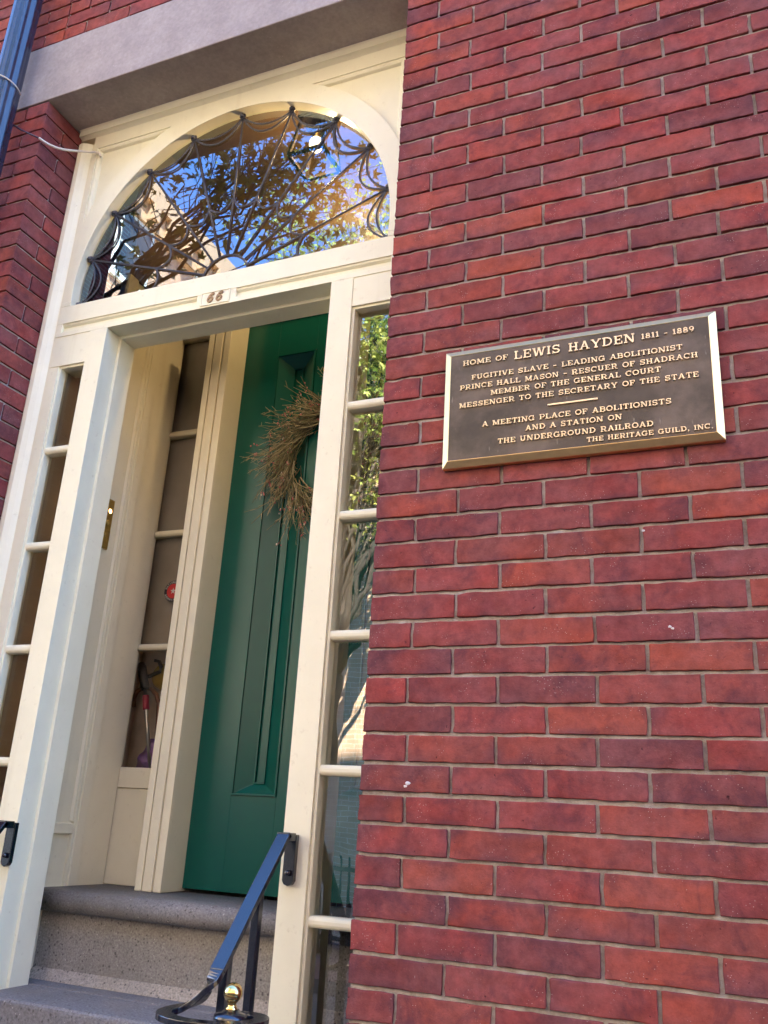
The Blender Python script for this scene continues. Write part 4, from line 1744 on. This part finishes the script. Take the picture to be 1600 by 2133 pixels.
def foliage(clusters, per, size, seed, rad):
    r_ = random.Random(seed)
    vs, fs, cols = [], [], []
    for (c, k) in clusters:
        tone = r_.random()
        for i in range(int(per * k)):
            p = Vector(c) + Vector((r_.gauss(0, rad), r_.gauss(0, rad), r_.gauss(0, rad * .7)))
            s = size * r_.uniform(.55, 1.2)
            nrm = Vector((r_.gauss(0, .6), r_.gauss(0, .6), r_.gauss(.6, .5))).normalized()
            q = nrm.to_track_quat('Z', 'Y') @ Vector((0, 0, 1)).rotation_difference(Vector((0, 0, 1)))
            rot = q.to_matrix() @ Matrix.Rotation(r_.uniform(0, 2 * PI), 3, 'Z')
            o_ = len(vs)
            for (x, y) in LS:
                w_ = rot @ Vector((x * s * .5, y * s * .5, -.10 * s * (x * x + y * y)))
                vs.append(p + w_)
            fs.append(tuple(range(o_, o_ + len(LS))))
            t_ = min(1, max(0, tone * .6 + r_.random() * .5))
            cols += [(t_, r_.random(), 0, 1)] * len(LS)
    return vs, fs, cols


def limb(mb, a, b, r0, r1, r_, n=6):
    pts, rs = [], []
    for i in range(n + 1):
        u = i / n
        p = a.lerp(b, u) + Vector((r_.gauss(0, .06), r_.gauss(0, .06), r_.gauss(0, .04))) * (0 if i in (0, n) else 1)
        pts.append(p)
        rs.append(r0 + (r1 - r0) * u)
    mb.tube(pts, rs, 8)
    return pts


BARK = simple('bark', (0.06, 0.048, 0.038), .9, 0, .3, 20, .6, 60)


def tree(label, base, forks, clusters, per, size, seed, rad, ca_, cb_):
    r_ = random.Random(seed)
    t = thing('maple_tree', label, 'tree', base, 'maple trees across from the house')
    mb = MB()
    b = Vector(base)
    top = b + Vector((0, 0, forks))
    limb(mb, b, top, .14, .09, r_)
    for (c, k) in clusters:
        m_ = top.lerp(Vector(c), .5) + Vector((0, 0, .3))
        p = limb(mb, top, m_, .040, .022, r_)
        limb(mb, m_, Vector(c), .022, .007, r_)
        for j in range(7):
            e = Vector(c) + Vector((r_.gauss(0, rad), r_.gauss(0, rad), r_.gauss(0, rad * .7)))
            limb(mb, m_.lerp(Vector(c), r_.uniform(.3, 1)), e, .006, .002, r_, 4)
    part(mb, 'trunk', BARK, t)
    vs, fs, cols = foliage(clusters, per, size, seed, rad)
    mb = MB()
    mb.add(vs, fs)
    o = part(mb, 'crown', m_leaf('leaf_%d' % seed, ca_, cb_), t, recalc=False)
    at = o.data.color_attributes.new('Col', 'FLOAT_COLOR', 'POINT')
    at.data.foreach_set('color', np.array(cols, dtype=np.float32).ravel())
    return t


# near street tree whose boughs hang over the pavement
cl = [((-3.6, -4.0, 7.15), 1.5), ((-3.15, -3.9, 6.95), 1.5), ((-3.35, -4.0, 6.55), 1.4), ((-3.9, -4.0, 6.75), 1.0), ((-3.5, -3.7, 6.9), 1), ((-3.0, -3.4, 6.4), 1), ((-2.7, -3.8, 5.9), .9), ((-4.3, -3.6, 6.6), .7), ((-4.9, -3.9, 6.0), .7), ((-3.7, -3.2, 5.9), .7),
      ((-2.2, -4.0, 5.6), .5), ((-4.2, -4.5, 7.4), .7), ((-3.3, -4.4, 5.6), .6), ((-5.2, -3.0, 7.2), .6)]
tree('maple leaning over the kerb with broad dark leaves', (-5.6, -3.0, GZ), 4.6, cl, 95, .20, 11, .36, (0.060, 0.075, 0.018), (0.26, 0.20, 0.045))
# far tree, sunlit
r2 = random.Random(3)
cl = []
for i in range(44):
    a = r2.uniform(0, 2 * PI)
    rr = 1.9 * math.sqrt(r2.random())
    cl.append(((-3.9 + rr * math.cos(a), -8.2 + rr * .5 * math.sin(a), 4.5 + 3.6 * r2.random()), r2.uniform(.6, 1.1)))
for i in range(22):
    cl.append(((r2.uniform(-5.8, -2.9), r2.uniform(-8.8, -7.6), r2.uniform(7.4, 9.8)), r2.uniform(.3, .7)))
tree('full green maple on the far pavement in sunshine', (-4.6, -8.3, GZ), 3.4, cl, 330, .145, 21, .42, (0.20, 0.36, 0.06), (0.50, 0.50, 0.13))

# iron railing across the street
rl = thing('iron_railing', 'black iron railing in front of the row house across the street', 'railing', (-5, -8.4, GZ))
mb = MB()
mb.box(-9, 0, -8.42, -8.38, GZ + .95, GZ + 1.0)
mb.box(-9, 0, -8.42, -8.38, GZ + .15, GZ + .2)
part(mb, 'rails', M['iron'], rl)
mb = MB()
for i in range(76):
    xx = -8.97 + i * .118
    mb.box(xx - .01, xx + .01, -8.41, -8.39, GZ, GZ + 1.12)
part(mb, 'pickets', M['iron'], rl)
